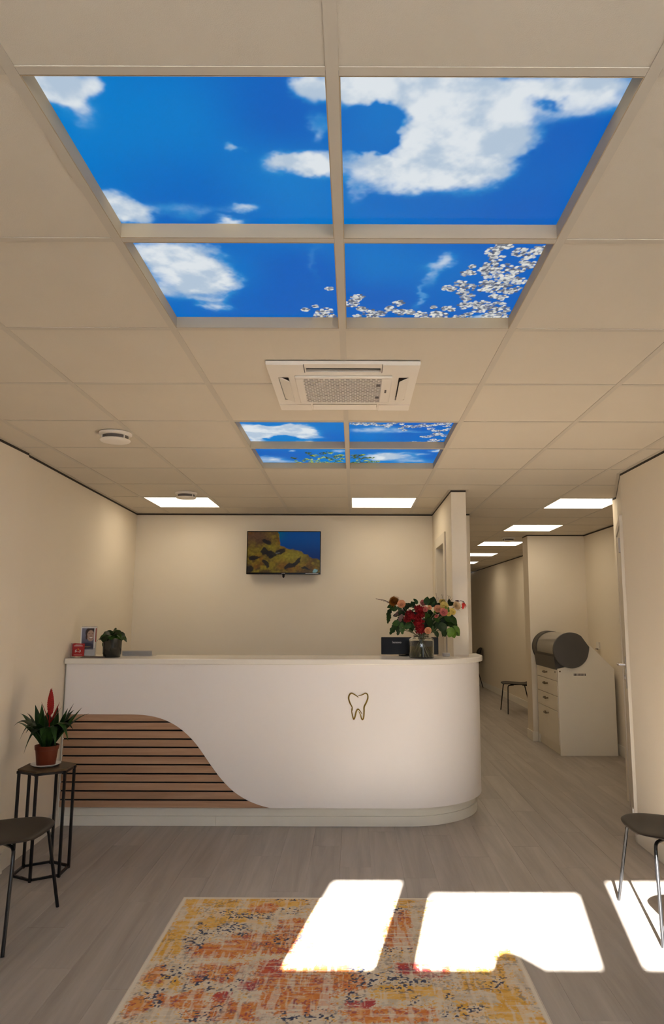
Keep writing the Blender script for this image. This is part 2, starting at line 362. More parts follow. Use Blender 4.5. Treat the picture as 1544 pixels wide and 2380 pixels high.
# L-shaped ceiling edge profiles
def trim(name, x0, x1, y0, y1): struct(ob(name, rbox(x0, x1, y0, y1, H-0.0012, H+0.001), 'boxwhite'))
trim('trim_1', -2.16, 0.76, 6.945, 6.97); trim('trim_2', 1.868, 1.890, -0.45, 4.90)
trim('trim_3', 0.758, 0.778, 5.58, 6.945); trim('trim_4', 0.897, 0.917, 5.58, 6.93); trim('trim_5', 0.7785, 0.8965, 5.58, 5.60)
trim('trim_6', 0.918, 1.164, 6.915, 6.934); trim('trim_7', 2.14, 2.86, 8.725, 8.744)
tl = MB()
for (a, b), (c, d) in zip(LW[:-1], LW[1:]):
    tl.prism([(a, b), (a+0.022, b), (c+0.022, d), (c, d)], H-0.0012, H+0.001)
struct(ob('trim_8', tl, 'boxwhite'))
ob8 = MB().prism([(1.868, 4.92), (1.889, 4.92), (2.215, 5.88), (2.194, 5.885)], H-0.0012, H+0.001); struct(ob('trim_9', ob8, 'boxwhite'))
# baseboards
def bb(name, pts, off, h=0.11, t=0.014):
    mb = MB(); pv = [Vector(p) for p in pts]
    for a, b in zip(pv[:-1], pv[1:]):
        d = (b-a).normalized(); n = Vector((-d.y, d.x))*off
        mb.prism([tuple(a), tuple(b), tuple(b+n*t), tuple(a+n*t)], 0.0005, h)
    return struct(ob(name, mb, 'trim'))
bb('baseboard_left', [(-2.0295, -0.45), (-2.0445, 4.33)], -1)
bb('baseboard_left_far', [(-2.0625, 4.34), (-2.1015, 5.24)], -1)
bb('baseboard_right', [(1.8895, -0.45), (1.8895, 4.918)], 1)
bb('baseboard_alcove', [(2.884, 6.01), (2.864, 8.74)], 1)
bb('baseboard_hall_right', [(2.879, 9.02), (2.714, 16.49)], 1)
nb = MB().box(2.144, 2.215, 8.731, 8.7445, 0.0005, 0.11).box(2.144, 2.1575, 8.7445, 9.01, 0.0005, 0.11); struct(ob('baseboard_nib', nb, 'trim'))
# door 1 in the partition: frame, leaf seen at a grazing angle
M['door'] = mat('door_paint', (0.66, 0.59, 0.48, 1), 0.6, vary=0.01)
d1 = struct(ob('door_1', rbox(0.846, 0.884, DY0+0.035, DY1-0.035, 0.01, DZ-0.035), 'door'))
fr = MB().box(0.764, 0.900, DY0-0.06, DY0+0.03, 0, DZ+0.06).box(0.764, 0.900, DY1-0.03, DY1+0.06, 0, DZ+0.06).box(0.764, 0.900, DY0+0.03, DY1-0.03, DZ-0.03, DZ+0.06)
ob('door_frame', fr, 'door', d1, bevel=0.003)
ob('door_gap', rbox(0.845, 0.848, DY0+0.03, DY0+0.036, 0, DZ-0.03), 'gap', d1)
# door 2 on the diagonal wall: leaf, frame, hinges, lever handle and lock plate
dv = Vector((0.326, 0.96, 0)).normalized(); nv = Vector((-dv.y, dv.x, 0)); o0 = Vector((1.89, 4.92, 0))
def dp(s, z, n=0.0): return o0+dv*s+nv*n+Vector((0, 0, z))
def dbox(s0, s1, z0, z1, n0, n1): return MB().obox(dp((s0+s1)/2, (z0+z1)/2, (n0+n1)/2), dv*((s1-s0)/2), nv*((n1-n0)/2), Vector((0, 0, (z1-z0)/2)))
d2 = struct(ob('door_2', dbox(0.07, 0.93, 0.01, 2.12, 0.001, 0.014), 'door', bevel=0.002))
f2 = dbox(0.01, 0.068, 0.0, 2.19, 0.001, 0.022); f2.add(*(lambda m_: (m_.v, m_.f))(dbox(0.932, 0.99, 0.0, 2.19, 0.001, 0.022))); f2.add(*(lambda m_: (m_.v, m_.f))(dbox(0.068, 0.932, 2.13, 2.19, 0.001, 0.022)))
ob('door_frame', f2, 'door', d2)
ob('hinge', dbox(0.04, 0.12, 1.93, 2.03, 0.014, 0.034), 'greybox', d2)
ob('hinge', dbox(0.05, 0.085, 0.09, 0.20, 0.012, 0.032), 'sockets', d2)
ob('strike_plate', dbox(0.11, 0.125, 1.66, 1.79, 0.014, 0.018), 'bronze', d2)
lp = ob('lock_plate', dbox(0.34, 0.38, 0.96, 1.19, 0.014, 0.020), 'chrome', d2)
lv = MB().tube([dp(0.36, 1.13, 0.018), dp(0.36, 1.13, 0.062), dp(0.37, 1.13, 0.068), dp(0.46, 1.13, 0.068)], 0.009, 10); ob('lever_handle', lv, 'chrome', d2, smooth=True)
ob('lock_cylinder', MB().tube([dp(0.36, 1.04, 0.018), dp(0.36, 1.04, 0.03)], 0.014, 12), 'greybox', d2)
# front facade behind the camera: clear transom strips over opaque panels, plus an added light window
YF = -0.45
fac = MB(); zs0, zs1 = 1.87, 2.39
OPEN = [(-1.005, -0.605, 2.39), (-0.44, 0.365, 2.305), (0.53, 0.93, 2.39)]
fac.box(-2.15, 1.8895, YF-0.12, YF, 2.39, H-0.016)
OPEN.append((1.02, 1.84, 2.39))  # made-up window, added to brighten the right side of the floor
xs = [-2.15]+[v for o_ in OPEN for v in o_[:2]]+[1.8895]
for a, b in zip(xs[0::2], xs[1::2]): fac.box(a, b, YF-0.12, YF, 0, 2.39)
fac.box(-0.44, 0.365, YF-0.12, YF, 2.305, 2.39)
wall_front = struct(ob('wall_front', fac, 'wall')); ob('shadow_gap', rbox(-2.15, 1.8895, YF-0.12, YF+0.001, H-0.0158, H-0.001), 'gap', wall_front)
for n_, (a, b, zt) in enumerate(OPEN, 1):
    w = struct(ob('window_%d' % n_, rbox(a+0.001, b-0.001, YF-0.068, YF-0.062, 1.87, zt-0.001), 'pane'))
    ob('window_rail', rbox(a+0.001, b-0.001, YF-0.085, YF-0.045, 1.83, 1.87), 'frame', w)
    ob('light_control_pane', rbox(a+0.001, b-0.001, YF-0.068, YF-0.062, 0.1, 1.83), "film" if n_ > 3 else "frame", w)  # opaque to keep light off the left; translucent only in the added window
    if n_ == 4: ob('light_control_pane', rbox(a+0.001, b-0.001, YF-0.060, YF-0.056, 1.87, zt-0.001), 'film', w)
    ob('window_sill', rbox(a+0.001, b-0.001, YF-0.085, YF-0.045, 0.0, 0.1), 'frame', w)
    if n_ == 2: ob('notch_blocker', MB().prism([(-0.115, 1.87), (-0.10, 1.935), (-0.055, 1.96), (0.0, 1.95), (0.13, 1.87)], YF-0.062, YF-0.058, 'y'), 'frame', w)  # unseen shape added on the rail to notch the sun patch

struct(ob('pavement', rbox(-40, 40, -60, -0.6, -0.25, -0.12), mat('pavement_grey', (0.32, 0.31, 0.30, 1), 0.9, vary=0.1, vscale=1.5)))

# wall sockets
def socket(loc, nrm, label):
    t = thing('wall_socket', label, 'socket', loc)
    n = Vector(nrm); u = Vector((-n.y, n.x, 0)); z = Vector((0, 0, 1))
    ob('plate', MB().obox(n*0.004, u*0.04, z*0.04, n*0.0035), 'sockets', t, bevel=0.002)
    ob('socket_insert', MB().obox(n*0.009, u*0.022, z*0.022, n*0.0015), 'sockets', t)
socket((-2.046, 4.20, 0.30), (1, 0, 0), 'white double wall socket low on the left wall behind the chair')
t = thing('wall_bracket', 'small white box fixed to the alcove wall above the drawer cabinet', 'bracket', (2.868, 8.38, 1.13))
ob('body', rbox(-0.022, 0.0, -0.04, 0.04, -0.03, 0.05), 'sockets', t, bevel=0.003); ob('hook', rbox(-0.035, -0.022, -0.03, 0.03, -0.035, -0.022), 'brownpaper', t)

# ------------------------------------------------------------ ceiling light panels
PL = {(-3, 8): 'square white ceiling light panel nearest the left wall', (0, 8): 'square white ceiling light panel above the desk right of the television',
      (3, 8): 'largest bright square light panel by the right door', (3, 11): 'second square light panel down the right side, before the alcove wall',
      (3, 14): 'third square hallway light panel, with a round vent in front', (3, 17): 'fourth hallway light panel, partly hidden by the pier',
      (3, 20): 'farthest small hallway light panel beside the pier'}
for (i, j), lab in PL.items():
    xa, ya = X0+T*i, Y0+T*j
    t = thing('ceiling_light_panel', lab, 'ceiling light', (xa+0.3, ya+0.3, H), group='square ceiling light panels')
    m = MB(); e, w_ = 0.286, 0.010
    m.box(-e, e, -e, -e+w_, 0.0, 0.02).box(-e, e, e-w_, e, 0, 0.02).box(-e, -e+w_, -e+w_, e-w_, 0, 0.02).box(e-w_, e, -e+w_, e-w_, 0, 0.02)
    ob('frame', m, 'boxwhite', t); ob('diffuser', rbox(-e+w_, e-w_, -e+w_, e-w_, 0.002, 0.008), 'panel', t)

# ------------------------------------------------------------ printed sky panels in recessed light boxes
CLOUDS = [(-0.602, 1.268, 0.047, 0.052, 1), (-0.587, 1.315, 0.036, 0.062, 0.6), (-0.536, 1.262, 0.026, 0.029, 0.5), (-0.602, 1.706, 0.047, 0.059, 1), (-0.628, 1.667, 0.028, 0.038, 0.6), (-0.083, 1.271, 0.039, 0.041, 0.9), (-0.128, 1.517, 0.076, 0.042, 1), (-0.176, 1.501, 0.03, 0.028, 0.6), (-0.286, 1.458, 0.016, 0.012, 0.55), (-0.291, 1.694, 0.028, 0.018, 0.55), (-0.342, 1.757, 0.04, 0.017, 0.7), (-0.478, 1.705, 0.135, 0.024, 0.3), (-0.081, 1.391, 0.021, 0.03, 0.35), (0.105, 1.265, 0.128, 0.063, 1), (0.226, 1.324, 0.116, 0.088, 1), (0.223, 1.432, 0.134, 0.087, 1), (0.177, 1.532, 0.132, 0.068, 1), (0.063, 1.5, 0.045, 0.034, 0.8), (0.312, 1.446, 0.068, 0.088, 0.9), (0.325, 1.287, 0.104, 0.048, 0.8), (0.436, 1.281, 0.112, 0.05, 0.62), (0.49, 1.263, 0.051, 0.035, 0.5), (0.003, 1.277, 0.043, 0.047, 1), (-0.002, 1.319, 0.027, 0.031, 0.6), (0.045, 1.404, 0.058, 0.058, -1.3), (0.397, 1.314, 0.032, 0.012, -0.5), (0.004, 1.541, 0.023, 0.091, 0.35), (-0.523, 1.982, 0.097, 0.105, 1), (-0.598, 1.927, 0.05, 0.055, 0.8), (-0.462, 2.058, 0.07, 0.098, 1), (-0.532, 2.13, 0.083, 0.048, 0.7), (-0.475, 2.266, 0.041, 0.047, 0.6), (-0.599, 2.176, 0.049, 0.056, 0.35), (-0.493, 2.207, 0.043, 0.019, 0.5), (-0.109, 1.949, 0.015, 0.153, 0.15), (0.26, 1.952, 0.03, 0.041, 0.45), (0.232, 1.994, 0.036, 0.026, 0.4), (0.239, 2.053, 0.019, 0.07, 0.38), (0.213, 2.202, 0.013, 0.096, 0.32), (0.467, 2.386, 0.092, 0.018, 0.8), (-0.502, 3.907, 0.123, 0.123, 1), (-0.353, 3.886, 0.103, 0.103, 1), (-0.298, 3.981, 0.07, 0.098, 0.9), (-0.586, 3.984, 0.063, 0.177, 1), (-0.434, 4.083, 0.061, 0.051, -1.2), (-0.326, 4.187, 0.068, 0.032, 0.7), (-0.242, 4.081, 0.077, 0.041, 0.35), (-0.485, 3.77, 0.142, 0.026, -0.6), (0.111, 3.9, 0.135, 0.047, 0.4), (0.183, 3.861, 0.097, 0.037, 0.3), (0.309, 3.926, 0.148, 0.029, 0.25), (-0.595, 4.669, 0.099, 0.093, 0.55), (-0.485, 4.735, 0.089, 0.041, 0.5), (-0.397, 4.403, 0.022, 0.024, 0.5), (-0.081, 4.399, 0.041, 0.036, 0.5), (0.182, 4.58, 0.097, 0.09, 0.95), (0.316, 4.579, 0.091, 0.077, 0.55), (0.398, 4.709, 0.132, 0.068, 0.4), (0.309, 4.466, 0.033, 0.024, 0.4), (0.422, 4.489, 0.07, 0.037, 0.3), (0.522, 4.379, 0.027, 0.035, 0.6)]
BLOSSOMS = [(0.411, 1.885, 1), (0.398, 1.912, 1), (0.419, 1.949, 1), (0.427, 1.876, 1), (0.407, 1.988, 1), (0.417, 2.039, 1.5), (0.398, 2.018, 1), (0.455, 2.008, 1.2), (0.491, 2.059, 1.2), (0.48, 2.102, 1.3), (0.459, 2.147, 1.2), (0.422, 2.147, 1), (0.463, 2.07, 1.3), (0.519, 2.091, 1), (0.516, 2.147, 1), (0.514, 1.911, 1.5), (0.53, 1.898, 1), (0.477, 1.912, 1), (0.503, 1.963, 0.7), (0.524, 1.987, 1), (0.497, 2.018, 1), (0.343, 2.039, 0.8), (0.353, 1.996, 0.4), (0.36, 2.039, 0.5), (0.299, 2.14, 0.9), (0.312, 2.145, 0.6), (0.338, 2.109, 1), (0.363, 2.136, 1.2), (0.348, 2.171, 1), (0.374, 2.206, 1.1), (0.373, 2.268, 1.2), (0.404, 2.255, 1.3), (0.427, 2.293, 1.2), (0.431, 2.255, 1.2), (0.468, 2.305, 1.3), (0.483, 2.267, 1.3), (0.507, 2.305, 1.3), (0.49, 2.358, 1.3), (0.518, 2.358, 1.2), (0.466, 2.352, 1), (0.459, 2.199, 0.7), (0.487, 2.205, 0.8), (0.498, 2.158, 1), (0.41, 2.108, 0.9), (0.436, 2.108, 1), (0.147, 2.25, 1), (0.127, 2.295, 1), (0.116, 2.288, 0.7), (0.157, 2.321, 1.1), (0.191, 2.32, 0.8), (0.214, 2.334, 1), (0.238, 2.349, 1.2), (0.282, 2.333, 1), (0.301, 2.353, 1.3), (0.27, 2.281, 0.5), (0.315, 2.287, 0.8), (0.334, 2.3, 0.5), (-0.0, 2.221, 1), (-0.011, 2.258, 1.1), (0.013, 2.208, 0.9), (0.022, 2.296, 0.8), (0.045, 2.321, 1.2), (0.09, 2.328, 1), (0.063, 2.364, 1), (0.008, 2.355, 0.6), (0.161, 2.377, 0.8), (0.359, 2.362, 0.9), (0.397, 2.346, 1), (-0.084, 2.145, 0.5), (-0.173, 2.303, 0.7), (-0.135, 2.277, 0.4), (-0.119, 2.336, 1.1), (-0.095, 2.309, 1), (-0.092, 2.363, 1.2), (-0.131, 2.356, 0.8), (0.013, 3.773, 1), (-0.002, 3.766, 1), (0.029, 3.765, 1), (0.058, 3.78, 1), (0.073, 3.772, 1), (0.101, 3.765, 1), (0.118, 3.787, 1), (0.15, 3.794, 0.7), (0.178, 3.794, 1), (0.197, 3.771, 1), (0.184, 3.831, 0.8), (0.22, 3.756, 0.7), (0.257, 3.77, 0.7), (0.281, 3.823, 1), (0.285, 3.893, 0.8), (0.258, 3.854, 0.7), (0.304, 3.807, 1), (0.329, 3.822, 1), (0.36, 3.807, 1), (0.381, 3.776, 1), (0.404, 3.806, 1), (0.431, 3.791, 1), (0.453, 3.776, 1), (0.48, 3.768, 1), (0.507, 3.76, 1), (0.431, 3.867, 1), (0.459, 3.898, 1), (0.477, 3.914, 1), (0.508, 3.898, 1), (0.53, 3.874, 1), (0.491, 3.962, 1), (0.464, 3.979, 1), (0.448, 4.029, 1), (0.429, 4.047, 1), (0.398, 4.039, 0.7), (0.471, 4.115, 1), (0.487, 4.142, 1), (0.453, 4.151, 0.7), (0.434, 4.178, 0.7), (0.376, 4.179, 1), (0.354, 4.179, 1), (0.404, 4.188, 0.7), (0.518, 4.115, 0.7), (0.523, 4.012, 1), (0.487, 3.995, 1), (0.513, 3.805, 1)]
LEAVES = [(-0.413, 4.618, -1), (-0.399, 4.629, -1), (-0.301, 4.468, -1), (-0.289, 4.509, -1.2), (-0.278, 4.551, -1), (-0.259, 4.551, 1), (-0.208, 4.487, -1), (-0.183, 4.466, -1.2), (-0.155, 4.466, 1), (-0.328, 4.661, 1), (-0.304, 4.661, 1), (-0.282, 4.705, 1), (-0.239, 4.638, 1), (-0.203, 4.593, 1), (-0.18, 4.615, -1), (-0.166, 4.648, -1), (-0.135, 4.571, -1), (-0.11, 4.538, 1), (-0.096, 4.57, -1), (-0.081, 4.527, 1), (-0.083, 4.635, 1), (-0.157, 4.681, 1), (-0.119, 4.703, -1), (-0.094, 4.714, 1), (-0.224, 4.751, 1), (-0.256, 4.774, 1), (-0.299, 4.752, 1), (-0.346, 4.706, 0.7), (-0.4, 4.707, 0.6), (-0.385, 4.764, 0.8), (-0.376, 4.776, 1), (-0.145, 4.773, 1), (-0.19, 4.75, 1), (-0.252, 4.705, 0.7), (-0.121, 4.614, 1), (-0.007, 4.548, -1), (0.017, 4.537, -1.2), (0.04, 4.526, -1), (0.059, 4.515, 0.7), (-0.007, 4.612, -1), (0.007, 4.59, -1.2), (0.041, 4.634, -1), (0.07, 4.611, -1), (0.095, 4.611, -1), (0.114, 4.6, -1), (0.077, 4.7, 1), (0.112, 4.723, 1), (0.137, 4.734, 1), (0.052, 4.747, -1), (0.018, 4.747, 1), (-0.007, 4.759, -1), (0.161, 4.722, 0.6), (0.088, 4.769, -1), (0.027, 4.679, 0.8)]

def vnoise(x, y, seed):
    xi = np.floor(x).astype(int); yi = np.floor(y).astype(int); fx = x-xi; fy = y-yi; fx = fx*fx*(3-2*fx); fy = fy*fy*(3-2*fy)
    def h(a, b):
        n = (a*374761393+b*668265263+seed*974711) & 0x7fffffff; n = ((n ^ (n >> 13))*1274126177) & 0x7fffffff; return ((n ^ (n >> 16)) & 0xffff)/65535.0
    return (h(xi, yi)*(1-fx)+h(xi+1, yi)*fx)*(1-fy)+(h(xi, yi+1)*(1-fx)+h(xi+1, yi+1)*fx)*fy
def fbm(x, y, seed, o=5):
    s = 0; a = 0.5; t_ = 0
    for k in range(o): s = s+a*vnoise(x*2**k+13.7*k, y*2**k+7.1*k, seed+k); t_ += a; a *= 0.55
    return s/t_
def lin(c): c = np.asarray(c, float)/255; return np.where(c <= 0.04045, c/12.92, ((c+0.055)/1.055)**2.4)
def sst(a, b, x): t_ = np.clip((x-a)/(b-a), 0, 1); return t_*t_*(3-2*t_)
def mixc(c, d, f): return c*(1-f[..., None])+d*f[..., None]
def grid_obj(name, nx, ny, x0, x1, y0, y1, z, col, m, parent, plane='xy', flip=False):
    """flat print: a fine grid with one colour per vertex (col[ny,nx,3])"""
    gx = np.linspace(x0, x1, nx); gy = np.linspace(y0, y1, ny); X, Y = np.meshgrid(gx, gy)
    co = np.zeros((ny*nx, 3)); A, B = X.ravel(), Y.ravel()
    if plane == 'xy': co[:, 0] = A; co[:, 1] = B; co[:, 2] = z
    else: co[:, 0] = A; co[:, 2] = B; co[:, 1] = z
    i = np.arange((ny-1)*(nx-1)); r = i//(nx-1); c = i % (nx-1); a = r*nx+c
    f = np.stack([a, a+1, a+nx+1, a+nx], 1)
    if flip: f = f[:, ::-1]
    me = bpy.data.meshes.new(name); me.vertices.add(nx*ny); me.vertices.foreach_set('co', co.ravel())
    me.loops.add(f.size); me.loops.foreach_set('vertex_index', f.ravel().astype(np.int32)); me.polygons.add(len(f)); me.polygons.foreach_set('loop_start', (np.arange(len(f))*4).astype(np.int32))
    me.update(); me.validate()
    ca = me.color_attributes.new('Col', 'FLOAT_COLOR', 'POINT'); rgba = np.ones((ny*nx, 4)); rgba[:, :3] = col.reshape(-1, 3); ca.data.foreach_set('color', rgba.ravel())
    me.materials.append(m); return link(name, me, parent)
M['skyprint'] = attr_mat('backlit_sky_print', 1.0, 0.5, base=False)
def sky_color(X, Y):
    second = Y > 3.0
    wx = fbm(X*9, Y*9, 5)-0.5; wy = fbm(X*9+50, Y*9, 9)-0.5
    Xw = X+0.085*wx+0.02*(fbm(X*45, Y*45, 15, 3)-0.5); Yw = Y+0.085*wy+0.02*(fbm(X*45+9, Y*45, 25, 3)-0.5)
    d = np.zeros_like(X)
    for cx, cy, rx, ry, a in CLOUDS:
        rx = max(rx, 0.012)*1.15; ry = max(ry, 0.012)*1.15
        q = ((Xw-cx)/rx)**2+((Yw-cy)/ry)**2
        g = a*np.exp(-q*q*0.6-0.25*q) if abs(a) >= 0.9 else a*np.exp(-q*1.1)
        d = np.where(g > 0, d+g*(1-np.clip(d, 0, 1)), d+g)
    d = np.clip(d, 0, 1.0)
    n = fbm(X*16, Y*16, 3); d2 = np.clip(d+(n-0.5)*0.75*np.clip(d*3, 0, 1)*(1.15-d), 0, 1)
    cov = sst(0.12, 0.80, d2)
    blue = mixc(np.broadcast_to(lin((0, 94, 186)), X.shape+(3,)), lin((0, 122, 200)), sst(0.25, 0.75, fbm(X*2.2+3, Y*2.2, 41, 2)))
    blue = mixc(blue, lin((40, 140, 205)), np.clip(sst(0.02, 0.35, d)*0.7, 0, 1))
    wh = mixc(np.broadcast_to(lin((178, 196, 214)), X.shape+(3,)), lin((222, 228, 232)), sst(0.35, 0.65, fbm(X*12+7, Y*12, 77)))
    return mixc(blue, wh, cov*0.97)
def stamp(col, X, Y, cx, cy, r, c, soft=0.35):
    q = np.sqrt((X-cx)**2+(Y-cy)**2)/r; f = 1-sst(1-soft, 1.0, q); return mixc(col, lin(c), f)
def paint(i, j, nx, ny):
    x0, x1, y0, y1 = X0+T*i+0.014, X0+T*(i+1)-0.014, Y0+T*j+0.014, Y0+T*(j+1)-0.014
    X, Y = np.meshgrid(np.linspace(x0, x1, nx), np.linspace(y0, y1, ny)); col = sky_color(X, Y); rnd = random.Random(i*31+j)
    def near(x, y): return x0-0.03 < x < x1+0.03 and y0-0.03 < y < y1+0.03
    px = (x1-x0)/nx
    bs = [b for b in BLOSSOMS if near(b[0], b[1])]
    for bx, by, br in bs:      # thin dark branches between neighbouring clusters
        for cx, cy, cr in bs:
            dd = math.hypot(bx-cx, by-cy)
            if 0.012 < dd < 0.05 and rnd.random() < 0.32:
                for k in range(14):
                    q = k/13; col = stamp(col, X, Y, bx+(cx-bx)*q, by+(cy-by)*q, 0.0017, (45, 48, 66), 0.5)
    for bx, by, br in bs:
        for k in range(int((24 if j < 3 else 16)*br)+4):
            a = rnd.random()*2*PI; q = 0.021*br*math.sqrt(rnd.random()); sh = rnd.choice([(214, 214, 208), (198, 200, 198), (176, 180, 184), (132, 138, 148), (222, 220, 212), (104, 110, 122), (84, 92, 110)])
            col = stamp(col, X, Y, bx+q*math.cos(a), by+q*math.sin(a)*1.1, 0.0052+0.003*rnd.random(), sh)
    for bx, by, br in [b for b in LEAVES if near(b[0], b[1])]:
        for k in range(16):
            a = rnd.random()*2*PI; q = 0.019*abs(br)*math.sqrt(rnd.random())
            sh = rnd.choice([(45, 60, 22), (62, 84, 22), (30, 45, 20), (95, 125, 25)]) if br < 0 else rnd.choice([(120, 150, 25), (165, 185, 35), (80, 105, 25), (195, 205, 70), (60, 85, 25)])
            col = stamp(col, X, Y, bx+q*math.cos(a), by+q*math.sin(a)*1.5, 0.005+0.0035*rnd.random(), sh, 0.3)
    return x0, x1, y0, y1, col
SKYLAB = {(-1, 0): 'large backlit blue sky panel, near left of the front four, small clouds', (0, 0): 'large backlit sky panel with one big white cloud, near right of the front four',
          (-1, 1): 'sky panel of the front four, far left, one cloud at its left edge', (0, 1): 'sky panel of the front four, far right, white blossom branches',
          (-1, 4): 'sky panel of the rear four, near left, big white cloud', (0, 4): 'sky panel of the rear four, near right, white blossom along its edge',
          (-1, 5): 'sky panel of the rear four, far left, green leaves at its right', (0, 5): 'sky panel of the rear four, far right, green leaves at its left'}
RZ = 0.040
for (i, j), lab in SKYLAB.items():
    xc, yc = X0+T*i+0.3, Y0+T*j+0.3
    t = thing('sky_light_panel', lab, 'ceiling light', (xc, yc, H), group='printed sky light panels')
    e, w_ = 0.2878, 0.002
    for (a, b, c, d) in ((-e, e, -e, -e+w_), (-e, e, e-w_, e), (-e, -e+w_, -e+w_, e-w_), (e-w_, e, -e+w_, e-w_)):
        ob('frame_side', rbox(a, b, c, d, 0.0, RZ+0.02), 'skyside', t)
    n1, n2 = (270, 190) if j < 3 else (190, 80)
    x0, x1, y0, y1, col = paint(i, j, n1, n2)
    g = grid_obj('printed_sky', n1, n2, x0-xc, x1-xc, y0-yc, y1-yc, RZ, col, M['skyprint'], t, flip=True)
    ob('backing_board', rbox(-e+w_, e-w_, -e+w_, e-w_, RZ+0.004, RZ+0.015), 'boxwhite', t)

# ------------------------------------------------------------ cassette air conditioner
acx, acy = (ACX0+ACX1)/2, (ACY0+ACY1)/2
t = thing('air_conditioner', 'square white cassette air conditioner set in the ceiling between the sky panels', 'air conditioner', (acx, acy, H))
hx, hy = 0.309, 0.315
zf0, zf1 = -0.015, -0.002
def ring(mb, X0_, X1_, Y0_, Y1_, x0, x1, y0, y1, z0, z1):
    return mb.box(X0_, X1_, Y0_, y0, z0, z1).box(X0_, X1_, y1, Y1_, z0, z1).box(X0_, x0, y0, y1, z0, z1).box(x1, X1_, y0, y1, z0, z1)
# four slots around the intake
SL = {'near': (-0.152, 0.152, -0.268, -0.222), 'far': (-0.152, 0.152, 0.222, 0.268), 'left': (-0.275, -0.232, -0.155, 0.155), 'right': (0.232, 0.275, -0.155, 0.155)}
mb = MB()
mb.box(-hx, hx, -hy, -0.268, zf0, zf1).box(-hx, hx, 0.268, hy, zf0, zf1)
mb.box(-hx, -0.152, -0.268, -0.222, zf0, zf1).box(0.152, hx, -0.268, -0.222, zf0, zf1).box(-hx, -0.152, 0.222, 0.268, zf0, zf1).box(0.152, hx, 0.222, 0.268, zf0, zf1)
for y0, y1 in ((-0.222, -0.155), (0.155, 0.222)): mb.box(-hx, hx, y0, y1, zf0, zf1)
mb.box(-hx, -0.275, -0.155, 0.155, zf0, zf1).box(0.275, hx, -0.155, 0.155, zf0, zf1).box(-0.232, 0.232, -0.155, 0.155, zf0, zf1)
ob('panel_frame', mb, 'ac', t)
for sx in (-1, 1):
    for sy in (-1, 1):
        cm = MB().box(0.160 if sx > 0 else -hx+0.002, hx-0.002 if sx > 0 else -0.160, 0.225 if sy > 0 else -hy+0.002, hy-0.002 if sy > 0 else -0.225, zf0-0.003, zf0)
        ob('corner_cover', cm, 'ac', t)
for k, (a, b, c, d) in SL.items():
    ob('outlet_recess', rbox(a-0.002, b+0.002, c-0.002, d+0.002, 0.0, 0.06), 'acdark', t)
    if k in ('left', 'right'):
        s_ = -1 if k == 'left' else 1; ww = 0.028
        lo = MB().obox(((a+b)/2+0.004, 0, -0.020), (0.022, 0, -0.010 if k == 'left' else 0.010), (0, 0.145, 0), (0.0012, 0, 0.002))
    elif k == 'near': lo = MB().obox((0, (c+d)/2+0.014, 0.012), (0.148, 0, 0), (0, 0.004, 0.012), (0, -0.0015, 0.001))
    else: lo = MB().obox((0, (c+d)/2+0.004, -0.0205), (0.15, 0, 0), (0, 0.030, -0.003), (0, 0.0003, 0.0015))
    ob('louver', lo, 'ac', t, bevel=0.001)
gr = MB()
ring(gr, -0.205, 0.205, -0.182, 0.190, -0.170, 0.160, -0.160, 0.170, zf0-0.009, zf0)
ob('intake_frame', gr, 'ac', t, bevel=0.004)
ob('intake_backing', rbox(-0.170, 0.160, -0.160, 0.170, zf0-0.0012, zf0-0.0004), 'acgrey', t)
# perforated intake: a lattice of small cells
lat = MB(); ny_, nx_ = 17, 15
for r in range(ny_+1):
    y = -0.160+0.330*r/ny_; lat.box(-0.170, 0.160, y-0.0030, y+0.0030, zf0-0.0080, zf0-0.0035)
for r in range(ny_):
    y = -0.160+0.330*(r+0.5)/ny_
    for c in range(nx_+1):
        x = -0.170+0.330*(c+(0.5 if r % 2 else 0))/nx_
        if x < 0.158: lat.box(x-0.0032, x+0.0032, y-0.0097, y+0.0097, zf0-0.0080, zf0-0.0042)
o = ob('intake_grille', lat, 'ac', t); o['kind'] = 'stuff'
ob('name_badge', rbox(0.178, 0.186, -0.02, 0.02, zf0-0.0105, zf0-0.009), 'acdark', t)
for y in (-0.08, 0.09): ob('latch', rbox(0.140, 0.156, y-0.012, y+0.012, zf0-0.0105, zf0-0.008), 'acdark', t)
for x in (-0.158, 0.158): ob('seam', rbox(x-0.0012, x+0.0012, -hy+0.003, -0.222, zf0-0.0034, zf0+0.001), 'acdark', t)

# ------------------------------------------------------------ round ceiling vents
def vent(x, y, label):
    t = thing('ceiling_vent', label, 'vent', (x, y, H), group='round ceiling vents')
    ob('base_ring', MB().lathe([(0.089, -0.001), (0.089, -0.012), (0.082, -0.018), (0.074, -0.018)], n=36), 'ac', t, smooth=True)
    ob('slot', MB().lathe([(0.070, -0.018), (0.070, -0.038)], n=36), 'acdark', t, smooth=True)
    for k in range(3):
        a = PI/2+k*2*PI/3; ob('spacer', MB().box(0.071*math.cos(a)-0.003, 0.071*math.cos(a)+0.003, 0.071*math.sin(a)-0.003, 0.071*math.sin(a)+0.003, -0.0382, -0.0178), 'ac', t)
    ob('cap', MB().lathe([(0.080, -0.038), (0.083, -0.042), (0.078, -0.048), (0.05, -0.051), (0.001, -0.052)], n=36), 'ac', t, smooth=True)
vent(-1.335, 3.83, 'round white ceiling vent nearest the camera, left of the air conditioner')
vent(-1.395, 5.76, 'round white ceiling vent in front of the left light panel')
vent(2.0, 9.10, 'round white ceiling vent in the hallway by the third light panel')
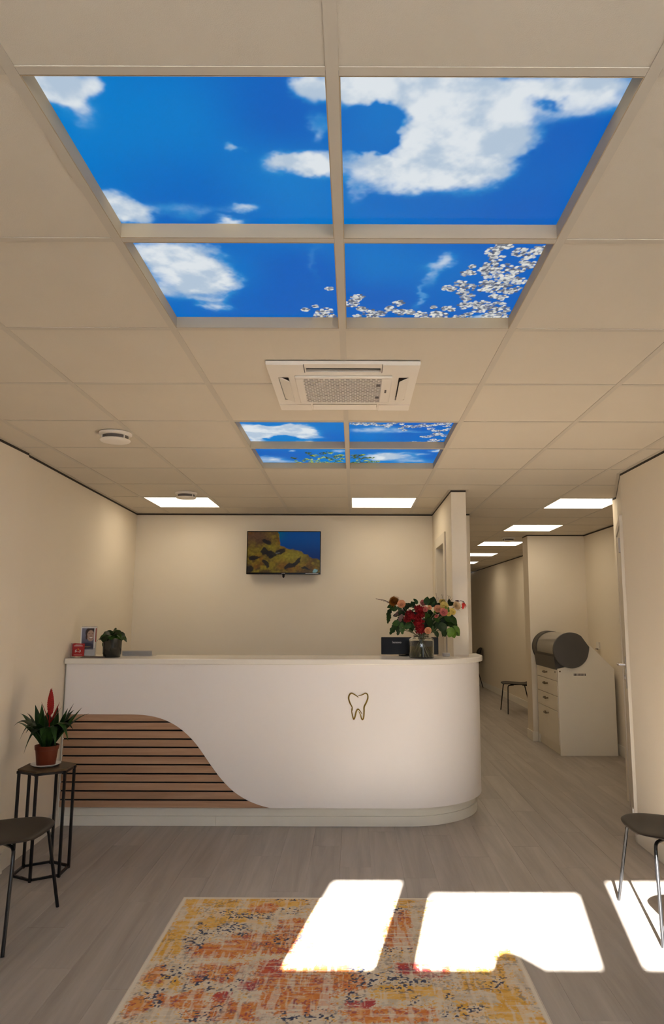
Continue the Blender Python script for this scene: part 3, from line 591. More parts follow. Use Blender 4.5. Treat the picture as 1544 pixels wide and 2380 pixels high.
# ------------------------------------------------------------ reception desk
DXL = -2.085
ACX, ACYc = 0.37, 5.87
def dpath(yf, xl=DXL, n=20):
    R = ACYc-yf; p = [(xl, yf), (ACX, yf)]
    for k in range(1, n+1):
        a = -PI/2+PI/2*k/n; p.append((ACX+R*math.cos(a), ACYc+R*math.sin(a)))
    return p
def band(mb, yf, th, z0, z1, xl=DXL, x_from=None, x_to=None, back=6.05):
    o = dpath(yf, xl)+[(ACX+ACYc-yf, back)]; i = dpath(yf+th, xl)+[(ACX+ACYc-yf-th, back)]
    if x_from is not None: o = [(x_from, yf)]+o[1:]; i = [(x_from, yf+th)]+i[1:]
    if x_to is not None: o = [(xl, yf), (x_to, yf)]; i = [(xl, yf+th), (x_to, yf+th)]
    n = len(o)
    vs = [(p[0], p[1], z) for z in (z0, z1) for p in o]+[(p[0], p[1], z) for z in (z0, z1) for p in i]
    fs = []
    for k in range(n-1):
        fs += [(k, k+1, n+k+1, n+k), (2*n+k+1, 2*n+k, 3*n+k, 3*n+k+1), (n+k, n+k+1, 3*n+k+1, 3*n+k), (k+1, k, 2*n+k, 2*n+k+1)]
    fs += [(0, n, 3*n, 2*n), (n-1, 2*n-1, 4*n-1, 3*n-1)]
    return mb.add(vs, fs)
desk = thing('reception_desk', 'long white reception desk with rounded right end, wooden slats and gold tooth emblem', 'desk', (-0.5, 5.5, 0))
DB = Vector((-0.5, 5.5, 0))
def dob(name, mb, m, **k):
    mb.v = [(v[0]+0.5, v[1]-5.5, v[2]) for v in mb.v]; return ob(name, mb, m, desk, **k)
CURVE = [(-2.2, 0.771), (-1.575, 0.771), (-1.491, 0.766), (-1.394, 0.747), (-1.308, 0.713), (-1.234, 0.667), (-1.16, 0.604), (-1.11, 0.547), (-1.066, 0.487), (-1.02, 0.424), (-0.973, 0.363), (-0.917, 0.301), (-0.85, 0.240), (-0.754, 0.183), (-0.671, 0.152), (-0.588, 0.131)]
def zc(x):
    for (a, b), (c, d) in zip(CURVE[:-1], CURVE[1:]):
        if a <= x <= c:
            return b+(d-b)*(x-a)/(c-a)
    return 0.131
cz = np.array(CURVE); fine = []
xs_ = np.linspace(-1.62, -0.588, 60)
zi = np.interp(xs_, cz[:, 0], cz[:, 1]); zi2 = np.convolve(np.pad(zi, 2, mode='edge'), np.ones(5)/5, 'valid'); zi2[0] = 0.771; zi2[-1] = 0.131
FX = [DXL, -1.75]+list(xs_); FZ = [0.771, 0.771]+list(zi2)
# front panel: one bent sheet, lower edge following the wave
o = [(x, 5.23) for x in FX]+dpath(5.23)[1:]+[(ACX+0.64, 6.05)]; i = [(x, 5.246) for x in FX]+dpath(5.246)[1:]+[(ACX+0.624, 6.05)]
zl = FZ+[0.131]*(len(o)-len(FZ)); n = len(o); ZT = 1.126
vs = [(p[0], p[1], z) for p, z in zip(o, zl)]+[(p[0], p[1], ZT) for p in o]+[(p[0], p[1], z) for p, z in zip(i, zl)]+[(p[0], p[1], ZT) for p in i]; fs = []
for k in range(n-1): fs += [(k, k+1, n+k+1, n+k), (2*n+k+1, 2*n+k, 3*n+k, 3*n+k+1), (n+k, n+k+1, 3*n+k+1, 3*n+k), (k+1, k, 2*n+k, 2*n+k+1)]
fs += [(0, n, 3*n, 2*n), (n-1, 2*n-1, 4*n-1, 3*n-1)]
dob('front_panel', MB().add(vs, fs), 'desk', smooth=True)
dob('slat_backing', rbox(DXL, -0.50, 5.2525, 5.264, 0.1315, 0.80), 'black')
gz = [0.131, 0.182, 0.242, 0.302, 0.360, 0.422, 0.482, 0.541, 0.599, 0.659, 0.717, 0.771]
for k in range(11):
    z0 = gz[k]+(0.0 if k == 0 else 0.0055); z1 = gz[k+1]-(0.0 if k == 10 else 0.0055)
    if k == 10:
        px = [(x, z) for x, z in zip(FX, FZ) if z > z0 and x > -1.8]; pts = [(DXL, z0)]+[(np.interp(-z0, [-q for q in FZ[2:]], FX[2:]), z0)]+px[::-1]+[(DXL, 0.771)]
    else:
        zz = np.linspace(z0, z1, 6); pts = [(DXL, z0)]+[(float(np.interp(-z, [-q for q in FZ[2:]], FX[2:])), z) for z in zz]+[(DXL, z1)]
    pts = [(float(a)-(0.001 if a > -2 else 0), float(b)) for a, b in pts]
    if k == 10: pts = [(a, min(b, 0.7695)) for a, b in pts]
    dob('slat', MB().prism(pts, 5.238, 5.252, 'y'), 'slat', bevel=0.0008, seg=1)
dob('plinth', band(MB(), 5.278, 0.018, 0.0672, 0.1305, xl=DXL), 'plinth', smooth=True)
dob('skirting', band(MB(), 5.265, 0.014, 0.0005, 0.067, xl=DXL, x_to=-0.978), 'plinth')
dob('skirting', band(MB(), 5.265, 0.014, 0.0005, 0.067, xl=DXL, x_from=-0.9765), 'plinth', smooth=True)
dob('end_filler', rbox(DXL-0.012, DXL-0.001, 5.245, 5.60, 0.0005, 1.126), 'plinth')
# worktop slab wrapping round the end of the partition
tp = [(-2.095, 5.20), (ACX, 5.20)]+dpath(5.20, n=28)[2:]+[(1.04, 6.08), (0.903, 6.08), (0.903, 5.594), (0.772, 5.594), (0.772, 5.70), (-2.112, 5.70)]
dob('worktop', MB().prism(tp, 1.1265, 1.166), 'desktop', bevel=0.006, smooth=False)
# gold tooth emblem in three tapering strokes
T1 = [(0.033, 0.8965), (0.0053, 0.9158), (-0.0169, 0.9244), (-0.0312, 0.9135), (-0.0367, 0.8887), (-0.0277, 0.8565), (-0.0132, 0.8297), (-0.0087, 0.8029)]
T2 = [(-0.0165, 0.819), (-0.0131, 0.7868), (-0.0052, 0.7548), (0.0014, 0.7441), (0.0091, 0.7601), (0.0167, 0.7923), (0.0277, 0.8127), (0.041, 0.8063), (0.0587, 0.7817)]
T3 = [(0.033, 0.9073), (0.0607, 0.9138), (0.0828, 0.9247), (0.0983, 0.9161), (0.1006, 0.8891), (0.0884, 0.8568), (0.0752, 0.8299), (0.0741, 0.7978), (0.0719, 0.7603), (0.0653, 0.7422), (0.0565, 0.7464), (0.0476, 0.7763), (0.0366, 0.7977)]
def cr(pts, k=6):
    P = [Vector(p) for p in pts]; P = [P[0]*2-P[1]]+P+[P[-1]*2-P[-2]]; out = []
    for a in range(1, len(P)-2):
        for s in range(k):
            t_ = s/k; out.append(0.5*((2*P[a])+(P[a+1]-P[a-1])*t_+(2*P[a-1]-5*P[a]+4*P[a+1]-P[a+2])*t_*t_+(3*P[a]-P[a-1]-3*P[a+1]+P[a+2])*t_**3))
    return out+[P[-2]]
em = MB()
for TT in (T1, T2, T3):
    q = cr([(a, b) for a, b in TT]); m_ = len(q); L_ = []; R_ = []
    for k, p in enumerate(q):
        d = (q[min(k+1, m_-1)]-q[max(k-1, 0)]).normalized(); nn = Vector((-d.y, d.x)); w_ = 0.0046*(math.sin(PI*min(max(k/(m_-1), 0.03), 0.97))**0.45)+0.0006
        L_.append(p+nn*w_); R_.append(p-nn*w_)
    vs = [(p.x, 5.222, p.y) for p in L_]+[(p.x, 5.222, p.y) for p in R_]+[(p.x, 5.2298, p.y) for p in L_]+[(p.x, 5.2298, p.y) for p in R_]; fs = []
    for k in range(m_-1): fs += [(k, k+1, m_+k+1, m_+k), (2*m_+k+1, 2*m_+k, 3*m_+k, 3*m_+k+1), (k, 2*m_+k, 2*m_+k+1, k+1), (m_+k, m_+k+1, 3*m_+k+1, 3*m_+k)]
    fs += [(0, m_, 3*m_, 2*m_), (m_-1, 3*m_-1, 4*m_-1, 2*m_-1)]
    em.add(vs, fs)
e_ = dob('tooth_emblem', em, 'gold'); e_['label'] = 'gold outline of a tooth'

ZD = 1.166   # top of the desk
# ------------------------------------------------------------ television
TX, TY, TZ = -0.690, 6.88, 2.086
t = thing('television', 'wall-mounted flat television showing an underwater reef', 'television', (TX, TY, TZ))
ob('casing', rbox(-0.3615, 0.3615, 0.0, 0.035, -0.2115, 0.2115), 'black', t, bevel=0.004)
ob('bezel', ring(MB(), 0, 0, 0, 0, 0, 0, 0, 0, 0, 0) if False else (lambda m_: m_)(MB().box(-0.3615, 0.3615, -0.006, 0, 0.203, 0.2115).box(-0.3615, 0.3615, -0.006, 0, -0.2115, -0.194).box(-0.3615, -0.354, -0.006, 0, -0.194, 0.203).box(0.354, 0.3615, -0.006, 0, -0.194, 0.203)), 'black', t)
ob('sensor', MB().lathe([(0.002, -0.247), (0.011, -0.235), (0.012, -0.215), (0.012, -0.2117)], c=(0, 0.012, 0), n=14), 'black', t)
ob('wall_mount', rbox(-0.12, 0.12, 0.035, 0.087, -0.1, 0.1), 'black', t)
ob('badge', rbox(-0.017, 0.017, -0.0068, -0.006, -0.205, -0.200), 'greybox', t)
ob('status_strip', rbox(0.215, 0.34, -0.0068, -0.006, -0.2055, -0.2025), 'whiteink', t)
nx, ny = 200, 112
U, V = np.meshgrid(np.linspace(0, 1, nx), np.linspace(1, 0, ny)); PX = 140+U*1285; PY = 130+V*725      # picture coordinates
PXw = PX+50*(fbm(U*9, V*6, 3)-0.5)*2; PYw = PY+50*(fbm(U*9+5, V*6, 8)-0.5)*2
edge = np.interp(PXw, [140, 640, 680, 720, 820, 960, 1100, 1130, 1210, 1270, 1425], [-400, -300, 230, 345, 425, 440, 495, 535, 545, 622, 645])
rock = sst(-12, 12, PYw-edge); rock = np.where(PX < 640, 1.0, rock)
sea = mixc(mixc(np.broadcast_to(lin((0, 66, 128)), U.shape+(3,)), lin((0, 38, 92)), sst(0.1, 0.7, V)), lin((0, 86, 112)), sst(0.2, 0.0, U-0.38)*sst(0.35, 0, V))
n1 = fbm(U*14, V*9, 12); n2 = fbm(U*40, V*26, 22)
rk = mixc(np.broadcast_to(lin((74, 54, 26)), U.shape+(3,)), lin((118, 98, 28)), sst(0.35, 0.7, n1))
rk = mixc(rk, lin((84, 58, 40)), sst(520, 200, PY)*sst(800, 300, PX)); rk = mixc(rk, lin((110, 68, 24)), sst(0.5, 0.75, fbm(U*6, V*4, 55))*0.8)
rk = mixc(rk, lin((128, 112, 34)), np.exp(-(((PX-900)/260)**2+((PY-560)/120)**2))); rk = mixc(rk, lin((120, 104, 30)), np.exp(-(((PX-560)/110)**2+((PY-395)/45)**2)))
rk = mixc(rk, lin((110, 90, 30)), np.exp(-(((PX-280)/160)**2+((PY-450)/45)**2)))
rk = rk*(0.55+0.9*n2)[..., None]
def blob(px, py, rx, ry, ang=0):
    a = math.radians(ang); dx, dy = PXw-px, PYw-py; p = (dx*math.cos(a)+dy*math.sin(a))/rx; q = (-dx*math.sin(a)+dy*math.cos(a))/ry; return 1-sst(0.75, 1.1, np.sqrt(p*p+q*q))
for a in ((440, 460, 60, 75), (560, 520, 110, 70, 20), (720, 465, 100, 55, -12), (580, 580, 50, 40), (270, 590, 120, 45), (1020, 650, 100, 40, -38), (900, 740, 130, 45, -25), (470, 710, 45, 90, -35), (190, 790, 70, 80), (480, 290, 110, 40, 20), (1160, 790, 90, 22)):
    rk = mixc(rk, lin((26, 24, 26)), blob(*a)*0.92)
colr = mixc(sea, rk, rock); colr = mixc(colr, lin((120, 160, 160)), blob(1330, 820, 50, 40)*0.8); colr = mixc(colr, lin((120, 120, 115)), blob(680, 480, 50, 9, -5)*0.6)
M['tvprint'] = attr_mat('tv_picture', 0.62, 0.3, base=False)
grid_obj('screen', nx, ny, -0.354, 0.354, -0.194, 0.203, -0.002, colr[::-1][::-1] if False else colr[::-1, :][::-1, :], M['tvprint'], t, plane='xz')

# ------------------------------------------------------------ things on the desk
def text_mesh(name, body, size, m, parent, loc, rot, ext=0.0005, sx=1.0):
    cu = bpy.data.curves.new(name, 'FONT'); cu.body = body; cu.size = size; cu.extrude = ext; cu.align_x = 'CENTER'; cu.align_y = 'CENTER'; cu.resolution_u = 3
    to = bpy.data.objects.new(name+'_c', cu); COL.objects.link(to); dg = bpy.context.evaluated_depsgraph_get(); dg.update(); me = bpy.data.meshes.new_from_object(to.evaluated_get(dg)); bpy.data.objects.remove(to)
    me.materials.clear(); me.materials.append(M[m]); o = link(name, me, parent, loc, rot, (sx, 1, 1)); return o
# monitor seen from behind
t = thing('computer_monitor', 'black computer monitor seen from behind on the desk, beside the glass vase', 'monitor', (0.44, 5.66, ZD))
ob('casing', rbox(-0.225, 0.225, -0.02, 0.012, 0.012, 0.146), 'black', t, bevel=0.004)
ob('stand_foot', MB().lathe([(0.001, 0.0006), (0.085, 0.0006), (0.085, 0.008), (0.03, 0.012)], c=(0, 0.035, 0), n=24), 'black', t)
ob('stand_neck', rbox(-0.03, 0.03, 0.012, 0.03, 0.008, 0.10), 'black', t)
ob('screen', rbox(-0.215, 0.215, 0.012, 0.0135, 0.02, 0.14), 'greyplastic', t)
text_mesh('monitor_lettering', 'lenovo', 0.026, 'whiteink', t, (-0.102, -0.0205, 0.106), (PI/2, 0, 0))
t = thing('desk_socket_box', 'small grey socket box on the desk beside the white pillar', 'socket', (0.722, 5.62, ZD))
ob('body', rbox(-0.028, 0.028, -0.02, 0.02, 0.0005, 0.024), 'greybox', t, bevel=0.003); ob('lid', rbox(-0.024, 0.024, -0.016, 0.016, 0.024, 0.0265), 'sockets', t)
# document tray
t = thing('document_tray', 'low translucent document tray on the desk behind the potted plant', 'tray', (-1.66, 5.55, ZD))
ob('tray_wall', rbox(-0.115, 0.115, -0.06, -0.0565, 0.0005, 0.044), 'acrylic', t); ob('tray_base', rbox(-0.115, 0.115, -0.056, 0.08, 0.0005, 0.004), 'acrylic', t)
ob('label_strip', rbox(-0.112, 0.112, -0.0555, -0.0545, 0.004, 0.038), 'greybox', t)
# leaflets, brochure holder, cards
for k, (dx, rz_) in enumerate(((0.0, 0.05), (0.012, -0.04))):
    o = ob('leaflet', rbox(-0.085, 0.085, -0.045, 0.045, 0, 0.0035), 'brownpaper'); o.location = (-1.935+dx, 5.345, ZD+0.0006+k*0.0037); o.rotation_euler = (0, 0, rz_)
    tag(o, ('dark leaflet lying flat under the brochure holder, bottom of two', 'dark leaflet lying flat under the brochure holder, top of two')[k], 'leaflet', 'leaflets under the brochure holder')
t = thing('brochure_holder', 'upright clear acrylic brochure holder at the left end of the desk', 'holder', (-1.985, 5.35, ZD+0.0085), rz=0.03)
ob('front_plate', rbox(-0.057, 0.057, -0.018, -0.0155, 0.0005, 0.06), 'acrylic', t); ob('back_plate', rbox(-0.057, 0.057, 0.012, 0.0145, 0.0005, 0.222), 'acrylic', t)
ob('base', rbox(-0.057, 0.057, -0.018, 0.03, 0.0005, 0.003), 'acrylic', t)
nx, ny = 60, 110
U, V = np.meshgrid(np.linspace(0, 1, nx), np.linspace(1, 0, ny))     # v grows downwards
def el(cx, cy, rx, ry, s=0.12): return 1-sst(1-s, 1+s, np.sqrt(((U-cx)/rx)**2+((V-cy)/ry)**2))
c_ = mixc(np.broadcast_to(lin((112, 116, 138)), U.shape+(3,)), lin((60, 62, 84)), sst(0.2, 0.9, V))
c_ = mixc(c_, lin((48, 34, 36)), el(0.72, 0.22, 0.42, 0.26)); c_ = mixc(c_, lin((176, 148, 132)), el(0.72, 0.36, 0.29, 0.25)); c_ = mixc(c_, lin((60, 44, 44)), el(0.40, 0.42, 0.07, 0.12))
c_ = mixc(c_, lin((60, 40, 38)), el(0.60, 0.27, 0.08, 0.012)); c_ = mixc(c_, lin((60, 40, 38)), el(0.86, 0.27, 0.07, 0.012)); c_ = mixc(c_, lin((110, 70, 62)), el(0.75, 0.46, 0.15, 0.045)); c_ = mixc(c_, lin((232, 228, 224)), el(0.75, 0.452, 0.13, 0.028)); c_ = mixc(c_, lin((120, 90, 80)), el(0.74, 0.375, 0.03, 0.03))
c_ = mixc(c_, lin((34, 36, 62)), el(0.45, 0.95, 0.7, 0.27)); c_ = mixc(c_, lin((150, 128, 84)), el(0.42, 0.865, 0.35, 0.018)); c_ = mixc(c_, lin((40, 60, 98)), sst(0.93, 0.97, V)); c_ = mixc(c_, lin((205, 205, 205)), np.where((V < 0.02) | (V > 0.985) | (U < 0.03) | (U > 0.97), 1.0, 0.0))
M['print'] = attr_mat('printed_paper', 0.0, 0.35)
t = thing('brochure', 'white brochure with a smiling portrait photo in the clear holder', 'brochure', (-1.985, 5.348, ZD+0.014), rz=0.03)
ob('booklet', rbox(-0.054, 0.054, -0.0135, 0.008, 0.0, 0.209), 'paper', t); grid_obj('cover_photo', nx, ny, -0.047, 0.047, 0.042, 0.203, -0.0142, c_, M['print'], t, plane='xz')
ob('orange_spine', rbox(0.0543, 0.0555, -0.012, 0.006, 0.1, 0.2), 'redcard', t)
t = thing('card_holder', 'clear acrylic card holder beside the red cards at the wall', 'holder', (-2.062, 5.33, ZD))
ob('side_plate', rbox(-0.030, -0.027, -0.03, 0.05, 0.0005, 0.105), 'acrylic', t); ob('base', rbox(-0.027, 0.03, -0.03, 0.05, 0.0005, 0.003), 'acrylic', t)
for k, (dx, dy, rr, dz) in enumerate(((0.0, 0.0, 0.0, 0.0), (-0.003, 0.006, -0.06, -0.001), (0.004, 0.011, 0.05, 0.002))):
    t = thing('appointment_card', ('red square card with white lettering at the left end of the desk, foremost of three', 'red square card just behind the front one, edge showing at its left', 'red square card rearmost of three, edge showing on top')[k], 'card', (-2.048+dx, 5.325+dy, ZD+0.0075), group='red cards at the left end of the desk')
    t.rotation_euler = (-0.05, rr, 0)
    ob('card', rbox(-0.046, 0.046, -0.001, 0.001, 0.001+abs(rr)*0.05, 0.094), 'redcard', t)
    if k == 0:
        for (a, b, z) in ((-0.022, 0.022, 0.084), (-0.032, 0.032, 0.077)):
            ink = MB(); x = a
            while x < b-0.002: ink.box(x, x+0.0034, -0.0015, -0.001, z-0.002, z+0.002); x += 0.0046
            o = ob('card_lettering', ink, 'whiteink', t); o['kind'] = 'stuff'
        ob('card_rule', rbox(-0.03, 0.03, -0.0015, -0.001, 0.011, 0.0125), 'whiteink', t)
        lg = MB().tube([(-0.02, -0.0015, 0.030), (-0.019, -0.0015, 0.046), (-0.012, -0.0015, 0.050)], 0.0028, 6).tube([(-0.012, -0.0015, 0.040), (-0.006, -0.0015, 0.034)], 0.0028, 6).tube([(0.004, -0.0015, 0.035), (0.012, -0.0015, 0.032), (0.018, -0.0015, 0.038), (0.016, -0.0015, 0.046), (0.010, -0.0015, 0.045)], 0.003, 6)
        ob('card_symbol', lg, 'whiteink', t); ob('card_symbol', MB().tube([(-0.004, -0.0015, 0.050), (0.0, -0.0015, 0.057), (0.006, -0.0015, 0.050)], 0.0028, 6), 'orangeink', t)

# ------------------------------------------------------------ leaves
def leaf_mesh(name, L_, W_, m, curl=0.25, tip=1.0, fold=0.15, n=9, shape='oval', lobes=0):
    vs = []; fs = []; nw = 5
    for i in range(n):
        s = i/(n-1)
        if shape == 'oval': w = W_*(math.sin(PI*min(1, s*0.97+0.03))**0.75)*(1.15-0.45*s)
        elif shape == 'round': w = W_*math.sqrt(max(0, 1-(2*s-1)**2))
        elif shape == 'lobed': w = W_*(math.sin(PI*min(1, s*0.97+0.03))**0.6)*(0.62+0.38*abs(math.cos(s*PI*3.2)))*(1.1-0.35*s)
        else: w = W_*(1-s**3)*(0.75+0.45*math.sin(PI*min(s*1.3, 1)))
        a = curl*s*2.2; x = L_*s*math.cos(a*0.5); z = -L_*s*math.sin(a*0.5)
        for j in range(nw):
            q = (j/(nw-1))*2-1; vs.append((x, w*q, z+fold*w*abs(q)))
    for i in range(n-1):
        for j in range(nw-1): fs.append((i*nw+j, (i+1)*nw+j, (i+1)*nw+j+1, i*nw+j+1))
    me = MB().add(vs, fs).mesh(name, M[m], True); return me
def aim(o, loc, d, up_=(0, 0, 1), scale=1.0, roll_=0.0):
    d = Vector(d).normalized(); u = Vector(up_); y = u.cross(d)
    if y.length < 1e-3: y = Vector((0, 1, 0)).cross(d)
    y.normalize(); z = d.cross(y); R = Matrix((d, y, z)).transposed() @ Matrix.Rotation(roll_, 3, 'X')
    o.location = loc; o.rotation_mode = 'QUATERNION'; o.rotation_quaternion = R.to_quaternion(); o.scale = (scale,)*3

# potted radiator plant in glazed pot
t = thing('potted_plant', 'small round-leaved green plant in a dark glazed pot on the desk', 'plant', (-1.808, 5.36, ZD))
ob('pot', MB().lathe([(0.001, 0.0006), (0.060, 0.0006), (0.062, 0.006), (0.062, 0.020), (0.066, 0.024), (0.068, 0.08), (0.070, 0.136), (0.071, 0.140), (0.066, 0.140), (0.064, 0.128), (0.001, 0.128)], n=40, cap=False), 'darkpot', t, smooth=True)
ob('soil', MB().lathe([(0.001, 0.131), (0.063, 0.131)], n=24, cap=False), 'soil', t)
LM = {k: leaf_mesh('leaf', 0.072, 0.034, k, 0.5, fold=0.12, shape='round') for k in ('leaf', 'leafdark', 'leaflight')}
random.seed(11)
for k in range(30):
    a = k*2.399; ring_ = k/30; el_ = 1.15-1.15*ring_; st = Vector((0.028*ring_*math.cos(a), 0.028*ring_*math.sin(a), 0.134))
    d = Vector((math.cos(a)*math.cos(el_), math.sin(a)*math.cos(el_), math.sin(el_))); r = 0.028+0.03*ring_
    mid = st+d*r*0.7+Vector((0, 0, 0.018)); 
    lm = LM['leaflight' if (ring_ > 0.55 and k % 3 == 0) else ('leafdark' if k % 3 == 1 else 'leaf')]
    o = link('leaf', lm, t); aim(o, mid-d*0.012, (d.x, d.y, 0.75-1.0*ring_), up_=(0.1*d.x, -0.7, 1), scale=0.72+0.3*random.random())
    ob('stem', MB().tube([st, mid], 0.0018, 5), 'stem', t)
for (dx, dz, dd) in ((-0.075, 0.150, (-1, -0.3, -0.15)), (-0.052, 0.125, (-0.45, -0.5, -1.0)), (0.055, 0.165, (1, -0.3, -0.1))):
    o = link('leaf', LM['leaf'], t); aim(o, (dx*0.75, -0.035, dz), dd, scale=0.85); ob('stem', MB().tube([(0, 0, 0.134), (dx*0.5, -0.02, dz+0.01), (dx*0.75, -0.035, dz)], 0.0016, 5), 'stem', t)

# glass vase with water and the bouquet
VX, VY = 0.509, 5.40
t = thing('glass_vase', 'clear glass jar vase half full of water near the right end of the desk', 'vase', (VX, VY, ZD))
out_ = [(0.001, 0.0006), (0.088, 0.0006), (0.0925, 0.006), (0.0935, 0.03), (0.0935, 0.128), (0.090, 0.140), (0.075, 0.150), (0.060, 0.155), (0.058, 0.162), (0.060, 0.172)]
inn_ = [(0.057, 0.172), (0.055, 0.161), (0.057, 0.152), (0.073, 0.146), (0.086, 0.137), (0.090, 0.127), (0.090, 0.03), (0.088, 0.009), (0.001, 0.007)]
ob('jar', MB().lathe(out_+inn_, n=48, cap=False), 'glass', t, smooth=True)
ob('water', MB().lathe([(0.001, 0.0078), (0.0875, 0.0095), (0.0895, 0.03), (0.0895, 0.086), (0.001, 0.086)], n=40, cap=False), 'water', t, smooth=True)
bq = thing('flower_bouquet', 'mixed bouquet of red, yellow, pink and orange flowers with dark leaves', 'flowers', (VX, VY, ZD))
OR = Vector((VX, VY, ZD)); NK = Vector((0, 0, 0.150))
random.seed(5)
def bl_(x, z, y=0.0): return Vector((x-VX, y, z-ZD))
def rose(mname, r):
    mb = MB(); rnd = random.Random(3)
    for ringi, (nr, rad, h, tilt) in enumerate(((3, 0.16, 0.50, 0.05), (4, 0.36, 0.46, 0.25), (5, 0.58, 0.36, 0.55), (6, 0.85, 0.2, 0.9))):
        for k in range(nr):
            a = 2*PI*k/nr+ringi*0.7; half = PI/nr*1.45; vs = []; nu, nv_ = 6, 4
            for iu in range(nu):
                q = iu/(nu-1)*2-1; aa = a+q*half
                for iv in range(nv_):
                    s = iv/(nv_-1); rr = r*(rad*(0.35+0.65*s)+tilt*0.22*s*s)*(1-0.08*q*q); z = r*(-0.45+(h+0.45)*s*(1-0.25*q*q*s))
                    vs.append((rr*math.cos(aa), rr*math.sin(aa), z))
            mb.add(vs, [(iu*nv_+iv, (iu+1)*nv_+iv, (iu+1)*nv_+iv+1, iu*nv_+iv+1) for iu in range(nu-1) for iv in range(nv_-1)])
    mb.lathe([(0.02*r, -0.62*r), (0.30*r, -0.45*r), (0.42*r, -0.1*r), (0.12*r, 0.2*r)], n=10)
    return mb.mesh('bloom', M[mname], True)
RS = {k: rose(k, 0.040) for k in ('yellowp', 'creamp', 'peach', 'pink', 'redp')}
def mum(mname, r, n=70):
    mb = MB()
    for k in range(n):
        s = (k+0.5)/n; a = k*2.399; e = 1.45-1.5*s; L_ = r*(0.55+0.45*s); d = Vector((math.cos(a)*math.cos(e), math.sin(a)*math.cos(e), math.sin(e))); y = Vector((-math.sin(a), math.cos(a), 0)); w_ = r*0.10
        c = Vector((0, 0, -r*0.15)); tipc = c+d*L_+Vector((0, 0, 0.06*r)); mid = c+d*L_*0.6
        n_ = d.cross(y)*w_*0.5
        mb.add([c, mid-y*w_+n_, mid+y*w_+n_, tipc, mid-n_*0.6], [(0, 1, 4), (0, 4, 2), (1, 3, 4), (4, 3, 2)])
    return mb.mesh('bloom', M[mname], False)
MUM = mum('orange', 0.050, 150)
FRONT = Vector((0, -1, 0.25))
def bloom(me, x, z, y, dirv, s=1.0, label=None, st=True):
    p = bl_(x, z, y); o = link('bloom', me, bq); d = Vector(dirv).normalized(); o.rotation_mode = 'QUATERNION'; o.rotation_quaternion = d.to_track_quat('Z', 'Y'); o.location = p; o.scale = (s, s, s)
    if label: o['label'] = label
    if st:
        mid = (p+NK)*0.5+Vector((0, 0, 0.03)); ob('stem', MB().tube(cr([NK, mid, p-d*0.02*s], 4), 0.0022, 5), 'stem', bq)
    return o
bloom(MUM, 0.303, 1.588, -0.02, (-0.45, -1, 0.5), 1.0, 'bronze orange chrysanthemum')
bloom(RS['peach'], 0.356, 1.566, -0.06, (-0.2, -1, 0.3), 0.78)
bloom(RS['yellowp'], 0.677, 1.554, -0.06, (0.1, -1, 0.35), 0.78); bloom(RS['yellowp'], 0.669, 1.584, -0.01, (0.0, -0.8, 0.7), 0.62)
bloom(RS['peach'], 0.630, 1.531, -0.06, (-0.1, -1, 0.4), 0.75); bloom(RS['pink'], 0.671, 1.508, -0.07, (0.1, -1, 0.1), 0.75)
bloom(RS['yellowp'], 0.709, 1.503, -0.05, (0.2, -1, 0.1), 0.66); bloom(RS['yellowp'], 0.739, 1.511, -0.05, (0.4, -1, 0.3), 0.66)
bloom(RS['creamp'], 0.775, 1.556, -0.03, (0.4, -1, 0.3), 0.8, 'cream bloom'); bloom(RS['peach'], 0.551, 1.371, -0.075, (0.1, -1, -0.1), 0.65)
bloom(RS['pink'], 0.527, 1.575, -0.03, (0, -0.8, 0.6), 0.7); bloom(RS['pink'], 0.532, 1.528, -0.06, (0, -1, 0.2), 0.55); bloom(RS['peach'], 0.568, 1.54, -0.05, (0.3, -1, 0.2), 0.45); bloom(RS['pink'], 0.617, 1.478, -0.06, (0.2, -1, -0.8), 0.4)
# red plumes: knobbly masses
def plume(seed, r):
    mb = MB(); rnd = random.Random(seed)
    for k in range(60):
        a = rnd.random()*2*PI; e = math.asin(2*rnd.random()-1); d = Vector((math.cos(a)*math.cos(e), math.sin(a)*math.cos(e), math.sin(e))); c = d*r*(0.55+0.35*rnd.random()); s = r*(0.15+0.13*rnd.random())
        u = d.orthogonal().normalized(); w_ = d.cross(u); 
        vs = [c+u*s, c+w_*s*0.7, c-u*s, c-w_*s*0.7, c+d*s*0.9, c-d*s]; mb.add(vs, [(0, 1, 4), (1, 2, 4), (2, 3, 4), (3, 0, 4), (1, 0, 5), (2, 1, 5), (3, 2, 5), (0, 3, 5)])
    mb.lathe([(0.05*r, -0.6*r), (0.5*r, -0.4*r), (0.62*r, 0), (0.5*r, 0.4*r), (0.05*r, 0.6*r)], n=12)
    return mb.mesh('bloom', M['redp'], False)
PLM = [plume(1, 0.042), plume(2, 0.042), plume(3, 0.042)]
for k, (x, z, s) in enumerate(((0.414, 1.492, 0.85), (0.485, 1.533, 0.9), (0.497, 1.493, 0.95), (0.484, 1.428, 1.05), (0.495, 1.380, 1.0), (0.396, 1.457, 0.8), (0.473, 1.463, 0.8), (0.43, 1.475, 0.7))):
    bloom(PLM[k % 3], x, z, -0.06-0.012*(k % 2), (0, -1, 0.2), s, st=(k % 2 == 0))
